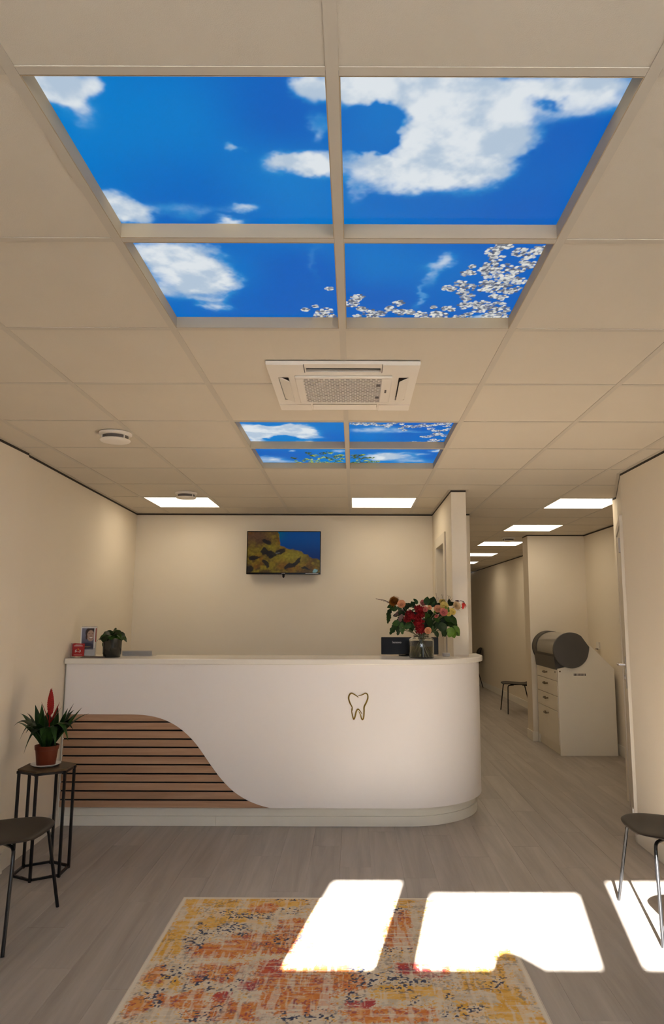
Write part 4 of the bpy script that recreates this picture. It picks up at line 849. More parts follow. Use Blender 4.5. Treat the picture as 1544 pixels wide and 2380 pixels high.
# drooping burgundy and coral bloom at the right tip
pl_ = leaf_mesh('petal', 0.055, 0.014, 'burg', 0.9, fold=0.3); pc_ = leaf_mesh('petal', 0.05, 0.013, 'coral', 0.4, fold=0.3)
for dx, dz, dd in ((-0.012, 0.01, (0.7, -0.3, 0.7)), (0.0, 0.016, (1, -0.2, 0.1)), (0.02, 0.016, (0.8, -0.2, -0.7)), (-0.02, 0.006, (-0.2, -0.4, 0.9)), (0.022, 0.004, (0.3, -0.3, -1))):
    o = link('petal', pl_, bq); aim(o, bl_(0.805+dx, 1.575+dz, -0.02), dd, scale=0.9)
for dx, dz, dd in ((0.0, 0.0, (0.45, -0.3, -1)), (0.01, 0.004, (0.2, -0.5, -1)), (0.016, 0.006, (0.6, -0.2, -0.8)), (0.004, 0.008, (0.8, -0.4, -0.3))):
    o = link('petal', pc_, bq); aim(o, bl_(0.812+dx, 1.572+dz, -0.03), dd, scale=0.95)
for (x, z, dd) in ((0.665, 1.585, (0.3, -0.2, 1)), (0.650, 1.565, (-0.7, -0.3, 0.3)), (0.672, 1.60, (0.7, 0, 0.6)), (0.76, 1.575, (-0.5, 0, 0.7)), (0.78, 1.52, (0.9, -0.2, 0.6)), (0.75, 1.51, (0.9, -0.2, 0.4))):
    o = link('petal', pl_, bq); aim(o, bl_(x, z, -0.01), dd, scale=0.6)
for (x, z) in ((0.603, 1.507), (0.707, 1.534), (0.709, 1.517), (0.688, 1.54)):
    ob('bud', MB().lathe([(0.001, -0.012), (0.006, -0.008), (0.0075, 0), (0.005, 0.008), (0.001, 0.012)], c=tuple(bl_(x, z, -0.07)), n=10), 'leaflight', bq, smooth=True)
# foliage: x, z, direction (dx, dz), length scale, material
LO = {k: leaf_mesh('leaf', 0.085, 0.026, k, 0.35, fold=0.2) for k in ('leaf', 'leafdark', 'leaflight')}
LB = {k: leaf_mesh('leaf', 0.090, 0.036, k, 0.3, fold=0.18) for k in ('leaf', 'leafdark', 'leaflight')}
LL = {k: leaf_mesh('leaf', 0.10, 0.028, k, 0.25, fold=0.12, n=15, shape='lobed') for k in ('leaf', 'leafdark', 'mauve')}
FOL = [(0.30, 1.555, -1, -0.1, 0.6, 'b', 'leaf'), (0.285, 1.535, -0.6, -1, 0.9, 'l', 'leafdark'), (0.275, 1.49, -0.5, -1, 0.75, 'l', 'leafdark'), (0.33, 1.53, -0.6, 0.1, 0.7, 'b', 'leaf'),
 (0.325, 1.42, -0.8, -1, 1.0, 'l', 'leafdark'), (0.345, 1.435, -0.1, -1, 1.05, 'l', 'leafdark'), (0.36, 1.43, 0.0, -1, 0.95, 'l', 'leaf'), (0.345, 1.43, -1, -0.2, 0.7, 'b', 'leaf'), (0.39, 1.44, -0.8, -0.4, 0.8, 'b', 'leafdark'), (0.43, 1.43, -0.6, -0.6, 0.8, 'b', 'leaf'), (0.43, 1.41, 0.2, -0.8, 0.7, 'b', 'leaf'), (0.46, 1.45, -0.6, -0.4, 0.9, 'b', 'leafdark'),
 (0.45, 1.545, -0.3, 1, 0.55, 'b', 'leafdark'), (0.42, 1.54, -0.8, 0.3, 0.8, 'b', 'leafdark'), (0.43, 1.56, 0.6, 0.4, 0.5, 'b', 'leafdark'), (0.475, 1.565, -0.3, 1, 0.55, 'o', 'leaf'), (0.545, 1.56, 0.1, 1, 0.75, 'b', 'leaf'), (0.57, 1.555, 0.5, 1, 0.85, 'b', 'leaf'), (0.585, 1.545, 0.3, 1, 0.95, 'b', 'leafdark'),
 (0.54, 1.50, 0.4, -1, 0.9, 'b', 'leaf'), (0.57, 1.52, 0.3, -1, 0.9, 'b', 'leafdark'), (0.53, 1.46, 0.1, -1, 0.8, 'b', 'leaf'), (0.55, 1.46, 0.5, -0.8, 0.9, 'b', 'leafdark'), (0.59, 1.43, 0.1, -1, 0.8, 'b', 'leaf'), (0.61, 1.43, 0.5, -0.9, 0.7, 'b', 'leafdark'), (0.63, 1.44, 0.3, -1, 0.8, 'b', 'leafdark'), (0.65, 1.43, 0.4, -1, 1.0, 'b', 'leafdark'), (0.67, 1.46, 0.6, -0.7, 0.9, 'b', 'leafdark'),
 (0.68, 1.48, 0.7, -0.5, 0.8, 'b', 'leaf'), (0.70, 1.48, 0.9, -0.3, 0.8, 'b', 'leaf'), (0.70, 1.44, 0.8, -0.35, 1.1, 'b', 'leaf'), (0.72, 1.47, 0.8, -0.6, 0.9, 'b', 'leaf'), (0.765, 1.425, 0.7, -0.8, 0.45, 'o', 'leafdark'), (0.735, 1.395, -0.35, -1, 0.95, 'b', 'leaflight'), (0.735, 1.40, 0.55, -0.55, 1.05, 'b', 'leaflight'), (0.735, 1.385, 0.4, -0.8, 0.9, 'b', 'leaflight'), (0.765, 1.36, 0.5, -0.6, 0.4, 'o', 'leaf'),
 (0.71, 1.56, 0.6, 0.3, 0.65, 'b', 'leafdark'), (0.72, 1.57, 0.2, 1, 0.5, 'o', 'leafdark'), (0.62, 1.47, -0.1, -1, 0.7, 'b', 'leafdark'), (0.60, 1.48, 0.6, -0.5, 0.8, 'b', 'leaf'), (0.56, 1.48, 0.3, -0.8, 0.7, 'b', 'leaf'), (0.64, 1.48, 0.6, -0.6, 0.9, 'b', 'leaf'), (0.505, 1.45, 0.2, -1, 0.7, 'b', 'leafdark'), (0.53, 1.56, 0.0, 1, 0.5, 'o', 'leaf'), (0.48, 1.58, -0.5, 0.7, 0.5, 'o', 'leaf'),
 (0.675, 1.40, 0.1, -1, 0.95, 'o', 'leafdark'), (0.69, 1.385, -0.25, -1, 0.8, 'o', 'leafdark'), (0.57, 1.41, 0.5, -0.7, 0.6, 'b', 'leaf'), (0.60, 1.41, 0.0, -0.9, 0.7, 'b', 'leaf'), (0.48, 1.50, -0.7, -0.4, 0.7, 'b', 'leafdark'), (0.36, 1.52, -0.3, -1, 0.6, 'b', 'leafdark'), (0.52, 1.50, 0.5, 0.1, 0.6, 'b', 'leafdark'), (0.59, 1.50, -0.5, 0.2, 0.7, 'b', 'leafdark'), (0.56, 1.43, -0.3, -0.8, 0.7, 'b', 'leafdark'),
 (0.375, 1.515, -1, -0.35, 0.8, 'l', 'mauve'), (0.365, 1.49, -0.5, -0.9, 0.75, 'l', 'mauve'), (0.39, 1.51, -0.8, 0.2, 0.6, 'l', 'mauve'), (0.62, 1.37, 0.2, -1, 0.7, 'o', 'leafdark')]
for x, z, dx, dz, s, kind, mm in FOL:
    me = {'o': LO, 'b': LB, 'l': LL}[kind].get(mm) or LL['leaf']; o = link('leaf', me, bq)
    yy = -0.05+0.075*random.random(); aim(o, bl_(x, z, yy), (dx, -0.25+0.3*random.random(), dz), up_=(0.15*dx, -1, 0.35), scale=s, roll_=(random.random()-0.5)*0.9)
    if mm == 'mauve': o['label'] = 'dusky mauve leaf'
rf = random.Random(21)
for k in range(46):
    a = rf.random()*2*PI; q = math.sqrt(rf.random()); x = 0.525+0.205*q*math.cos(a); z = 1.475+0.085*q*math.sin(a)
    if x < 0.33 and z > 1.5: z -= 0.06
    d = Vector((x-0.509, 0, (z-1.40)*0.8+rf.uniform(-0.12, 0.04))).normalized()
    o = link('leaf', (LO if k % 2 else LB)[('leafdark', 'leafdark', 'leaf')[k % 3]], bq); aim(o, bl_(x, z, rf.uniform(-0.015, 0.05)), (d.x, rf.uniform(-0.4, 0.2), d.z), up_=(0.1, -1, 0.4), scale=rf.uniform(0.45, 0.75), roll_=rf.uniform(-0.7, 0.7))
# core of stems through the neck into the water, side twigs and veronica spike
for k in range(16):
    a = k*2.4; r1 = 0.05*math.sqrt((k+1)/16)
    top = Vector((0.17*math.cos(a), 0.05*math.sin(a), 0.25+0.04*math.sin(k))); nk = Vector((r1*0.8*math.cos(a), r1*0.8*math.sin(a), 0.158)); bot = Vector((-0.072*math.cos(a), -0.072*math.sin(a), 0.012))
    ob('stem', MB().tube(cr([bot, nk, top], 4), 0.0026, 6), 'stem', bq)
def twig(pts, m='twig', r=0.0014, name='twig'): return MB().tube(cr(pts, 4), [r*(1-0.6*k/(4*(len(pts)-1))) for k in range(4*(len(pts)-1)+1)], 5)
ob('veronica_spike', (lambda m_: m_)(twig([bl_(0.30, 1.545), bl_(0.27, 1.575), bl_(0.23, 1.595), bl_(0.165, 1.607)], r=0.004)), 'twig', bq)
sp = MB(); rnd = random.Random(8)
for k in range(46):
    q = k/45; b_ = Vector(bl_(0.28-0.11*q, 1.562+0.045*q**0.6, -0.005)); d = Vector((rnd.uniform(-0.6, 0.2), rnd.uniform(-0.7, 0.7), rnd.uniform(-1, 1))).normalized()*0.009*(1-0.6*q); sp.tube([b_, b_+d], 0.0011, 4)
o = ob('veronica_floret', sp, 'mauve', bq); o['kind'] = 'stuff'
tw = MB()
for x0_, z0_, x1_, z1_ in ((0.615, 1.55, 0.628, 1.65), (0.61, 1.54, 0.60, 1.615), (0.622, 1.54, 0.64, 1.62), (0.70, 1.57, 0.735, 1.62), (0.71, 1.57, 0.745, 1.605), (0.68, 1.58, 0.665, 1.64), (0.72, 1.58, 0.72, 1.63)):
    a_, b_ = bl_(x0_, z0_), bl_(x1_, z1_); tw.tube([a_, (a_+b_)/2+Vector((0.004, 0, 0)), b_], 0.0008, 4)
    for q in (0.5, 0.65, 0.8, 0.92):
        c_0 = a_+(b_-a_)*q; tw.tube([c_0, c_0+Vector((rnd.uniform(-0.012, 0.012), rnd.uniform(-0.01, 0.01), 0.010))], 0.0006, 4)
o = ob('dry_twig', tw, 'twig', bq); o['kind'] = 'stuff'

# ------------------------------------------------------------ hexagonal plant stand with saucer and bromeliad
SX, SY = -1.812, 4.345
t = thing('plant_stand', 'tall hexagonal plant stand of thin black rods with a brown wooden top', 'plant stand', (SX, SY, 0))
HX = [(0.152*math.cos(math.radians(-88+60*k)), 0.152*math.sin(math.radians(-88+60*k))) for k in range(6)]
HX2 = [(x*1.06, y*1.06) for x, y in HX]
ob('stand_top', MB().prism(HX2, 0.583, 0.594), 'standtop', t, bevel=0.002)
for k in range(6):
    x, y = HX[k]; x2, y2 = HX[(k+1) % 6]
    ob('leg', MB().box(x-0.007, x+0.007, y-0.007, y+0.007, 0.0003, 0.568), 'blackmetal', t)
    for z, nm in ((0.012, 'base_rail'), (0.576, 'top_rail')):
        d = Vector((x2-x, y2-y, 0)); ln = d.length; d.normalize(); n_ = Vector((-d.y, d.x, 0))
        ob(nm, MB().obox(((x+x2)/2, (y+y2)/2, z), d*(ln/2-0.0095), n_*0.006, (0, 0, 0.0065)), 'blackmetal', t)
    ob('corner_cap', rbox(x-0.010, x+0.010, y-0.010, y+0.010, 0.5685, 0.5828), 'blackmetal', t)
PXc, PYc = -1.822, 4.345
t = thing('saucer', 'white ceramic saucer under the terracotta pot on the plant stand', 'saucer', (PXc, PYc, 0.5946))
ob('dish', MB().lathe([(0.001, 0.0), (0.055, 0.0), (0.074, 0.008), (0.085, 0.0145), (0.084, 0.017), (0.072, 0.011), (0.054, 0.0045), (0.001, 0.0045)], n=40, cap=False), 'saucer', t, smooth=True)
t = thing('bromeliad', 'bromeliad with a red flower spike in a terracotta pot on the plant stand', 'plant', (PXc, PYc, 0.5995))
ob('pot', MB().lathe([(0.001, 0.0), (0.050, 0.0), (0.053, 0.004), (0.063, 0.090), (0.0665, 0.091), (0.069, 0.114), (0.0665, 0.115), (0.064, 0.100), (0.061, 0.096), (0.001, 0.096)], n=40, cap=False), 'terracotta', t, smooth=True)
ob('soil', MB().lathe([(0.001, 0.099), (0.0605, 0.099)], n=24, cap=False), 'soil', t)
def strap(p0, p1, lift, w_, m, name='leaf', side=(0, 1, 0)):
    p0, p1 = Vector(p0), Vector(p1); n = 12; vs = []; fs = []
    for k in range(n+1):
        s = k/n; c = p0.lerp(p1, s)+Vector((0, 0, lift*4*s*(1-s)))
        d = (p1-p0)+Vector((0, 0, lift*4*(1-2*s))); d.normalize(); hd = Vector((p1.x-p0.x, p1.y-p0.y, 0))
        y = Vector((-hd.y, hd.x, 0)); y = y.normalized() if y.length > 1e-4 else Vector((1, 0, 0)); y = (y*0.8+Vector((0, 0, 1)).cross(Vector((0, 1, 0)))*0).normalized()
        nrm = d.cross(y).normalized(); ww = w_*(0.62+0.5*math.sin(PI*min(1, s*1.1)))*(1-s**4)+0.0006
        vs += [c-y*ww+nrm*(-ww*0.35), c, c+y*ww+nrm*(-ww*0.35)]
    for k in range(n): fs += [(3*k, 3*k+3, 3*k+4, 3*k+1), (3*k+1, 3*k+4, 3*k+5, 3*k+2)]
    return ob(name, MB().add(vs, fs), m, t, smooth=True)
TIPS = [(-1.99, 0.85, -0.05), (-1.65, 0.90, 0.02), (-1.90, 0.80, -0.12), (-1.73, 0.79, -0.13), (-1.94, 0.90, -0.03), (-1.70, 0.93, -0.03), (-2.016, 0.888, 0.05), (-2.03, 0.821, 0.0), (-1.969, 0.795, 0.02), (-1.961, 0.748, -0.06), (-1.922, 0.678, -0.08), (-1.935, 0.938, 0.06), (-1.878, 0.950, 0.02), (-1.688, 0.953, 0.03), (-1.62, 0.933, -0.02), (-1.602, 0.889, 0.05), (-1.64, 0.818, -0.09), (-1.66, 0.755, -0.10), (-1.727, 0.720, -0.11), (-1.668, 0.874, -0.05), (-1.845, 0.92, -0.03), (-1.79, 0.92, 0.05), (-1.83, 0.86, -0.14), (-1.76, 0.84, -0.15), (-1.90, 0.84, -0.13), (-1.72, 0.90, 0.12), (-1.88, 0.89, 0.12), (-1.80, 0.78, -0.15), (-1.86, 0.77, -0.16), (-1.81, 0.93, 0.09), (-1.95, 0.86, 0.10)]
for k, (x, z, y) in enumerate(TIPS):
    p1 = Vector((x-PXc, y, z-0.5995)); hd = Vector((p1.x, p1.y, 0)); st = hd.normalized()*0.018 if hd.length > 1e-3 else Vector((0, 0, 0)); lift = 0.075 if z < 0.83 else (0.035 if z < 0.92 else 0.015)
    if z < 0.76: lift = 0.11
    strap((st.x, st.y, 0.10), p1, lift*1.15, 0.026, ('leaf', 'leafdark', 'leaf')[k % 3])
# sword spike of overlapping bracts
bz0, bz1 = 0.285, 0.432
ob('flower_stalk', MB().tube([(0.004, 0, 0.1), (0.006, 0, 0.30)], 0.004, 8), 'bract', t)
for k in range(22):
    s = k/21; z = bz0+(bz1-bz0)*s*0.9; wd = 0.020*(math.sin(PI*min(0.95, 0.22+s*0.75)))*1.0+0.002; sd = 1 if k % 2 else -1; x = 0.008-0.004*s
    ob('bract', MB().add([(x-sd*0.003, -0.004, z-0.012), (x+sd*wd, -0.002, z+0.010), (x+sd*wd*0.8, 0.0, z+0.030), (x, -0.006, z+0.016), (x, 0.006, z+0.016), (x-sd*0.003, 0.004, z-0.012)], [(0, 1, 3), (1, 2, 3), (5, 4, 1), (4, 2, 1), (0, 3, 4, 5), (3, 2, 4), (0, 5, 1)]), 'bract', t)
for p1, a in (((-0.048, -0.01, 0.366), 0.01), ((0.067, -0.02, 0.366), -0.005), ((0.069, 0.01, 0.336), -0.004), ((0.05, -0.03, 0.31), -0.004)):
    strap((0.004, 0, 0.24), p1, a, 0.0065, 'bract', 'bract')

# ------------------------------------------------------------ shell chairs
def shell_mesh():
    prof = [(0.232, 0.425, 0.085), (0.236, 0.437, 0.118), (0.222, 0.446, 0.160), (0.17, 0.449, 0.208), (0.10, 0.446, 0.236), (0.03, 0.441, 0.240), (-0.04, 0.437, 0.226), (-0.10, 0.437, 0.195), (-0.15, 0.443, 0.155), (-0.185, 0.460, 0.120), (-0.208, 0.490, 0.105), (-0.220, 0.53, 0.112), (-0.228, 0.575, 0.150), (-0.236, 0.62, 0.190), (-0.245, 0.67, 0.212), (-0.254, 0.72, 0.212), (-0.263, 0.765, 0.188), (-0.270, 0.798, 0.135), (-0.273, 0.812, 0.075)]
    # smooth interpolation
    P_ = [Vector(p) for p in prof]; pts = cr(P_, 3); nw = 13; vs = []; fs = []
    for k, p in enumerate(pts):
        s = k/(len(pts)-1); bk = max(0.0, min(1.0, (p.z*0+p.y-0.50)/0.12))
        for j in range(nw):
            q = j/(nw-1)*2-1; w_ = max(p.z, 0.02)
            xx = p.x+bk*0.045*q*q*(w_/0.21)**2; zz = p.y+(1-bk)*(0.016*q*q-0.012*abs(q)**6)*(w_/0.24)
            vs.append((xx, w_*math.sin(q*PI/2)*1.0 if False else w_*q, zz))
    m_ = len(pts)
    for k in range(m_-1):
        for j in range(nw-1): fs.append((k*nw+j, (k+1)*nw+j, (k+1)*nw+j+1, k*nw+j+1))
    return MB().add(vs, fs).mesh('seat_shell', M['chairshell'], True)
SHELL = shell_mesh()
CH = thing('shell_chair', 'dark shell chair with thin black legs at the left edge of the photo', 'chair', (-1.735, 3.60, 0), rz=-0.03, group='dark shell chairs')
o = link('seat_shell', SHELL, CH); sm = o.modifiers.new('solid', 'SOLIDIFY'); sm.thickness = 0.010; sm.offset = -1
sb = o.modifiers.new('sub', 'SUBSURF'); sb.levels = 1; sb.render_levels = 1
def legp(sx, sy):
    if sx > 0: return [(0.213, sy*0.270, 0.0005), (0.185, sy*0.178, 0.385), (0.178, sy*0.166, 0.408), (0.155, sy*0.145, 0.4185), (0.08, sy*0.09, 0.4185)]
    return [(-0.255, sy*0.235, 0.0005), (-0.155, sy*0.165, 0.385), (-0.145, sy*0.158, 0.405), (-0.12, sy*0.145, 0.4185), (-0.06, sy*0.09, 0.4185)]
for sx in (1, -1):
    for sy in (1, -1):
        p = [Vector(q) for q in legp(sx, sy)]; ob('leg', MB().tube([p[0], p[0].lerp(p[1], 0.5)]+cr(p[1:], 4), 0.0085, 10), 'blackmetal', CH, smooth=True)
fm = MB().tube([(0.09, -0.10, 0.4175), (0.09, 0.10, 0.4175)], 0.007, 8).tube([(-0.07, -0.10, 0.4175), (-0.07, 0.10, 0.4175)], 0.007, 8).tube([(0.10, 0.0, 0.4145), (-0.08, 0.0, 0.4145)], 0.006, 8)
fm.box(0.05, 0.12, -0.05, 0.05, 0.421, 0.430).box(-0.10, -0.04, -0.05, 0.05, 0.421, 0.430)
ob('under_frame', fm, 'blackmetal', CH, smooth=True)
dup(CH, 'shell_chair', (1.613, 3.70, 0), PI+0.0, 'dark shell chair against the right wall, legs in the patch of sunlight')
dup(CH, 'shell_chair', (2.560, 11.31, 0), PI, 'dark shell chair in the hallway, half hidden by the wall nib')
dup(CH, 'shell_chair', (2.44, 15.3, 0), PI, 'farthest dark shell chair, at the end of the hallway behind the desk corner')
# nearer chairs of the same row are out of frame; one of them casts a shadow into the sun patch
dup(CH, 'shell_chair', (1.605, 2.93, 0), PI, 'dark shell chair just outside the photo, in front of the right wall')

# ------------------------------------------------------------ drawer cabinet with cylinder hood
t = thing('drawer_cabinet', 'white four-drawer cabinet with a sloping side and a dark grey cylinder hood', 'cabinet', (2.53, 8.28, 0))
cbx, cby = 2.53, 8.28
def cob(name, mb, m, parent=None, **k):
    mb.v = [(v[0]-cbx, v[1]-cby, v[2]) for v in mb.v]; return ob(name, mb, m, parent or t, **k)
prof = [(2.218, 0.0005), (2.835, 0.0005), (2.835, 0.912), (2.585, 1.160), (2.40, 1.16), (2.30, 0.93), (2.218, 0.912)]
cob('side_panel', MB().prism(prof, 7.84, 7.86, 'y'), 'cab', bevel=0.001)
cob('side_panel', MB().prism(prof, 8.70, 8.72, 'y'), 'cab', bevel=0.001)
cob('carcass', MB().prism([(2.24, 0.0005), (2.833, 0.0005), (2.833, 0.905), (2.585, 1.150), (2.42, 1.15), (2.34, 0.91), (2.24, 0.905)], 7.8605, 8.6995, 'y'), 'cab')
cob('plinth', rbox(2.232, 2.2395, 7.8605, 8.6995, 0.0005, 0.10), 'cab')
for z0, z1, nm in ((0.104, 0.452, 1), (0.458, 0.610, 2), (0.616, 0.774, 3), (0.780, 0.900, 4)):
    d = cob('drawer', rbox(2.214, 2.232, 7.8625, 8.698, z0, z1), 'cab', bevel=0.0015)
    zz = z1-0.055 if nm > 1 else z1-0.06; yy = 8.30
    hm = MB().tube([(2.213, yy-0.055, zz+0.006), (2.190, yy-0.055, zz+0.004), (2.184, yy-0.04, zz), (2.184, yy+0.04, zz), (2.190, yy+0.055, zz+0.004), (2.213, yy+0.055, zz+0.006)], 0.0085, 8)
    cob('handle', hm, 'bronze', d, smooth=True)
    if nm == 4: cob('drawer_lock', MB().lathe([(0.009, 0), (0.009, -0.004)], c=(2.2125, 7.92, 0.872), n=12, axis='x'), 'bronze', d)
vg = MB()
for k in range(9): vg.box(2.392+0.0150*k, 2.392+0.0150*k+0.0095, 7.8385, 7.8396, 0.838, 0.862)
o = cob('vent_slots', vg, 'greyplastic'); o['kind'] = 'stuff'
cob('side_lock', MB().lathe([(0.009, 7.8395), (0.009, 7.836)], c=(2.242, 0, 0.884), n=12, axis='y'), 'bronze')
CXc, CZc, CR = 2.362, 1.112, 0.192
def circ(r, n=40, a0=0.0, a1=2*PI): return [(CXc+r*math.cos(a0+(a1-a0)*k/n), CZc+r*math.sin(a0+(a1-a0)*k/n)) for k in range(n)]
tear = [(CXc+CR*math.cos(a), CZc+CR*math.sin(a)) for a in [math.radians(52+ (360-52-14)*k/44) for k in range(45)]]+[(2.560, 1.120), (2.562, 1.150), (2.545, 1.170)]
cob('end_cap', MB().prism(tear, 7.800, 7.838, 'y'), 'greyplastic', bevel=0.002)
cob('end_cap', MB().prism(tear, 8.722, 8.74, 'y') if False else MB().prism(tear, 8.70+0.021, 8.738, 'y'), 'greyplastic')
# opaque lower/back half of the drum, and a clear curved window on the front upper side
def arcband(r0, r1, a0, a1, y0, y1, n=24):
    p = [(CXc+r1*math.cos(math.radians(a0+(a1-a0)*k/n)), CZc+r1*math.sin(math.radians(a0+(a1-a0)*k/n))) for k in range(n+1)]; q = [(CXc+r0*math.cos(math.radians(a0+(a1-a0)*k/n)), CZc+r0*math.sin(math.radians(a0+(a1-a0)*k/n))) for k in range(n+1)]
    return MB().prism(p+q[::-1], y0, y1, 'y')
M['smoke'] = mat('clear_hood_window', (0.72, 0.68, 0.62, 1), 0.12, trans=0.75, ior=1.25, vary=0.02)
cob('drum', arcband(0.172, 0.182, 195, 372, 7.8385, 8.72), 'greyplastic', smooth=True)
cob('hood_window', arcband(0.178, 0.182, 12.5, 194.5, 7.8385, 8.56), 'smoke', smooth=True)
cob('hood_rim', arcband(0.176, 0.190, 12.5, 194.5, 8.565, 8.72), 'greyplastic', smooth=True)
cob('inner_drum', MB().lathe([(0.06, 7.85), (0.06, 8.69)], c=(CXc, 0, CZc-0.04), n=24, axis='y'), 'greyplastic', smooth=True)
cob('drum_base', MB().prism([(2.205, 0.9005), (2.34, 0.9005), (2.34, 0.94), (2.22, 1.02), (2.190, 1.04)], 7.8625, 8.698, 'y'), 'greyplastic')

# ------------------------------------------------------------ rug
RUGREG = [('y', -0.735, 3.894, 0.155, 0.063), ('y', -0.813, 3.601, 0.04, 0.309), ('y', -0.846, 3.439, 0.048, 0.167), ('y', -0.577, 3.744, 0.149, 0.088), ('y', -0.403, 3.904, 0.178, 0.055), ('y', -0.716, 3.644, 0.093, 0.059), ('o', -0.622, 3.379, 0.124, 0.075), ('o', -0.372, 3.444, 0.214, 0.111), ('o', -0.29, 3.624, 0.082, 0.082), ('o', -0.45, 3.834, 0.076, 0.053), ('o', 0.209, 3.553, 0.07, 0.157), ('o', 0.221, 3.742, 0.053, 0.08), ('r', -0.224, 3.415, 0.029, 0.062), ('o', -0.82, 3.165, 0.053, 0.07), ('o', -0.573, 3.175, 0.107, 0.079), ('o', -0.675, 2.976, 0.091, 0.054), ('r', -0.416, 3.081, 0.035, 0.05), ('o', -0.196, 3.154, 0.248, 0.122), ('o', -0.478, 2.896, 0.153, 0.072), ('o', -0.217, 2.973, 0.15, 0.092), ('r', -0.345, 3.212, 0.054, 0.063), ('r', -0.511, 2.984, 0.042, 0.046), ('o', 0.127, 2.869, 0.176, 0.043), ('r', 0.024, 2.941, 0.058, 0.03), ('r', 0.289, 3.225, 0.109, 0.073), ('o', 0.333, 3.215, 0.082, 0.045), ('y', 0.245, 3.028, 0.161, 0.056), ('y', 0.54, 3.159, 0.115, 0.122), ('y', 0.664, 3.371, 0.057, 0.09), ('y', 0.612, 2.966, 0.066, 0.137), ('y', 0.478, 2.908, 0.089, 0.066), ('y', 0.418, 3.889, 0.044, 0.076), ('y', 0.242, 3.909, 0.067, 0.055), ('y', -0.779, 3.112, 0.079, 0.051), ('o', -0.817, 2.923, 0.033, 0.074), ('n', -0.633, 3.587, 0.122, 0.069), ('n', -0.526, 3.755, 0.139, 0.051), ('n', -0.329, 3.943, 0.124, 0.028), ('n', -0.317, 3.808, 0.054, 0.042), ('n', -0.727, 3.466, 0.039, 0.096), ('n', -0.744, 3.183, 0.045, 0.071), ('n', -0.618, 3.097, 0.061, 0.067), ('n', -0.471, 3.098, 0.035, 0.067), ('n', -0.771, 2.992, 0.033, 0.07), ('n', -0.585, 2.868, 0.072, 0.04), ('n', -0.297, 3.477, 0.098, 0.043), ('n', -0.185, 2.868, 0.104, 0.043), ('n', 0.193, 3.812, 0.065, 0.052), ('n', 0.189, 3.376, 0.076, 0.04), ('n', 0.523, 3.379, 0.086, 0.061), ('n', 0.121, 3.119, 0.123, 0.085), ('n', 0.287, 3.109, 0.044, 0.025), ('n', 0.378, 3.004, 0.025, 0.031), ('n', 0.593, 3.112, 0.052, 0.059), ('n', 0.42, 2.9, 0.081, 0.044), ('n', 0.007, 2.987, 0.042, 0.046), ('n', -0.001, 3.069, 0.034, 0.098), ('n', 0.248, 2.965, 0.05, 0.038)]

RX0, RX1, RY0, RY1 = -0.892, 0.728, 1.62, 3.972
rug = thing('rug', 'worn yellow, orange and navy patterned rug with cream edges on the grey floor', 'rug', ((RX0+RX1)/2, (RY0+RY1)/2, 0))
nx, ny = 440, 640
X, Y = np.meshgrid(np.linspace(RX0, RX1, nx), np.linspace(RY0, RY1, ny))
wX = X+0.05*(fbm(X*14, Y*14, 61)-0.5)*2; wY = Y+0.05*(fbm(X*14+4, Y*14, 67)-0.5)*2
wy_ = np.zeros_like(X); wo = np.zeros_like(X); wr = np.zeros_like(X); wn = np.zeros_like(X)
reg = list(RUGREG)
rr_ = random.Random(12)
for k in range(46):      # the part of the rug nearer than the photo shows goes on in the same way
    reg.append((rr_.choice('yooonr'), rr_.uniform(RX0, RX1), rr_.uniform(RY0, 2.85), rr_.uniform(0.05, 0.16), rr_.uniform(0.04, 0.1)))
for kd, cx, cy, hx_, hy_ in reg:
    f = (1-sst(0.7, 1.25, np.abs(wX-cx)/max(hx_, 0.02)))*(1-sst(0.7, 1.25, np.abs(wY-cy)/max(hy_, 0.02)))
    if kd == 'y': wy_ = np.maximum(wy_, f)
    elif kd == 'o': wo = np.maximum(wo, f)
    elif kd == 'r': wr = np.maximum(wr, f)
    else: wn = np.maximum(wn, f)
cell = vnoise(X*230, Y*230, 5)*0.55+vnoise(X*110, Y*170, 6)*0.45
streak = fbm(X*70, Y*9, 71, 3); streak2 = fbm(X*9, Y*80, 73, 3); mid = fbm(X*26, Y*26, 31, 4)
col = np.broadcast_to(lin((226, 212, 190)), X.shape+(3,)).copy(); col = mixc(col, lin((206, 190, 166)), sst(0.4, 0.7, mid))
er = 0.55*cell+0.20*mid+0.25*(streak*0.5+streak2*0.5)
def lay(col, w_, c1, c2, thr): 
    f = sst(thr, thr-0.09, er-0.34*(w_-0.5)) * (w_ > 0.02); cc = mixc(np.broadcast_to(lin(c1), X.shape+(3,)), lin(c2), sst(0.35, 0.65, fbm(X*30, Y*45, 83, 3))); return col*(1-f[..., None])+cc*f[..., None]
col = lay(col, np.maximum(wy_, 0.36), (226, 170, 66), (236, 192, 106), 0.50)
col = lay(col, wo, (216, 128, 58), (226, 156, 82), 0.49)
col = lay(col, wr, (186, 66, 66), (208, 98, 60), 0.48)
pur = sst(0.60, 0.68, vnoise(X*120+3, Y*120, 91)*0.55+mid*0.45)*np.maximum(wo, wr)*0.8; col = mixc(col, lin((150, 64, 84)), pur)
redn = sst(0.56, 0.66, fbm(X*75, Y*60, 99, 3))*wo*0.45; col = mixc(col, lin((206, 92, 60)), redn)
ns = sst(0.60, 0.645, vnoise(X*130, Y*130+9, 101)*0.62+vnoise(X*62, Y*62, 103)*0.38)
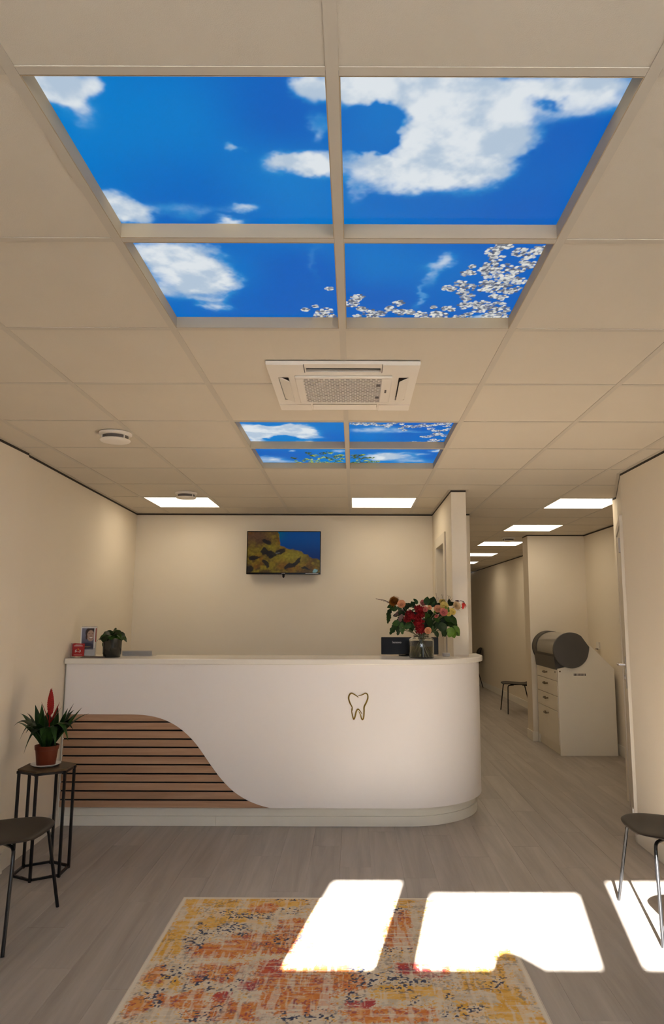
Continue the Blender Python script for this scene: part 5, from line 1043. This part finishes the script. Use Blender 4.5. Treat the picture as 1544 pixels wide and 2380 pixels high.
nf = ns*np.clip(wn*1.0+0.45*sst(0.50, 0.58, fbm(X*7, Y*7, 120)), 0, 1); col = mixc(col, lin((66, 72, 96)), nf)
ch = sst(0.54, 0.64, streak)*0.55+sst(0.58, 0.68, streak2)*0.45; col = mixc(col, lin((230, 216, 194)), np.clip(ch, 0, 1)*(1-nf))
gridl = np.zeros_like(X)
for yy in (3.27, 2.70, 3.74): gridl = np.maximum(gridl, np.exp(-((Y-yy)/0.006)**2))
for xx in (-0.44, 0.02, 0.52): gridl = np.maximum(gridl, 0.7*np.exp(-((X-xx-0.01*np.sin(Y*9))/0.006)**2))
col = mixc(col, lin((232, 218, 196)), gridl*0.35)
ed = np.minimum(np.minimum(X-RX0, RX1-X), np.minimum(Y-RY0, RY1-Y)); col = mixc(col, lin((230, 220, 202)), sst(0.022, 0.014, ed))
RM = attr_mat('rug_weave', 0.0, 0.95); nt = RM.node_tree; bn = nt.nodes['Principled BSDF']; nz = nt.nodes.new('ShaderNodeTexNoise'); nz.inputs['Scale'].default_value = 420; bp = nt.nodes.new('ShaderNodeBump'); bp.inputs['Strength'].default_value = 0.5; bp.inputs['Distance'].default_value = 0.003
tcn = nt.nodes.new('ShaderNodeTexCoord'); nt.links.new(tcn.outputs['Object'], nz.inputs['Vector']); nt.links.new(nz.outputs['Fac'], bp.inputs['Height']); nt.links.new(bp.outputs[0], bn.inputs['Normal'])
rx_, ry_ = (RX0+RX1)/2, (RY0+RY1)/2
grid_obj('pile', nx, ny, RX0-rx_, RX1-rx_, RY0-ry_, RY1-ry_, 0.0075, col, RM, rug)
M['rugedge'] = mat('rug_cream_edge', (0.66, 0.58, 0.48, 1), 0.9, bump=0.4, bscale=300, vary=0.08)
hx_, hy_ = (RX1-RX0)/2, (RY1-RY0)/2
ob('backing', rbox(-hx_, hx_, -hy_, hy_, 0.0005, 0.0070), 'rugedge', rug)
ed_ = MB(); ed_.tube([(-hx_, -hy_, 0.005), (-hx_, hy_, 0.005), (hx_, hy_, 0.005), (hx_, -hy_, 0.005)], 0.0045, 6, close=True); ob('bound_edge', ed_, 'rugedge', rug)
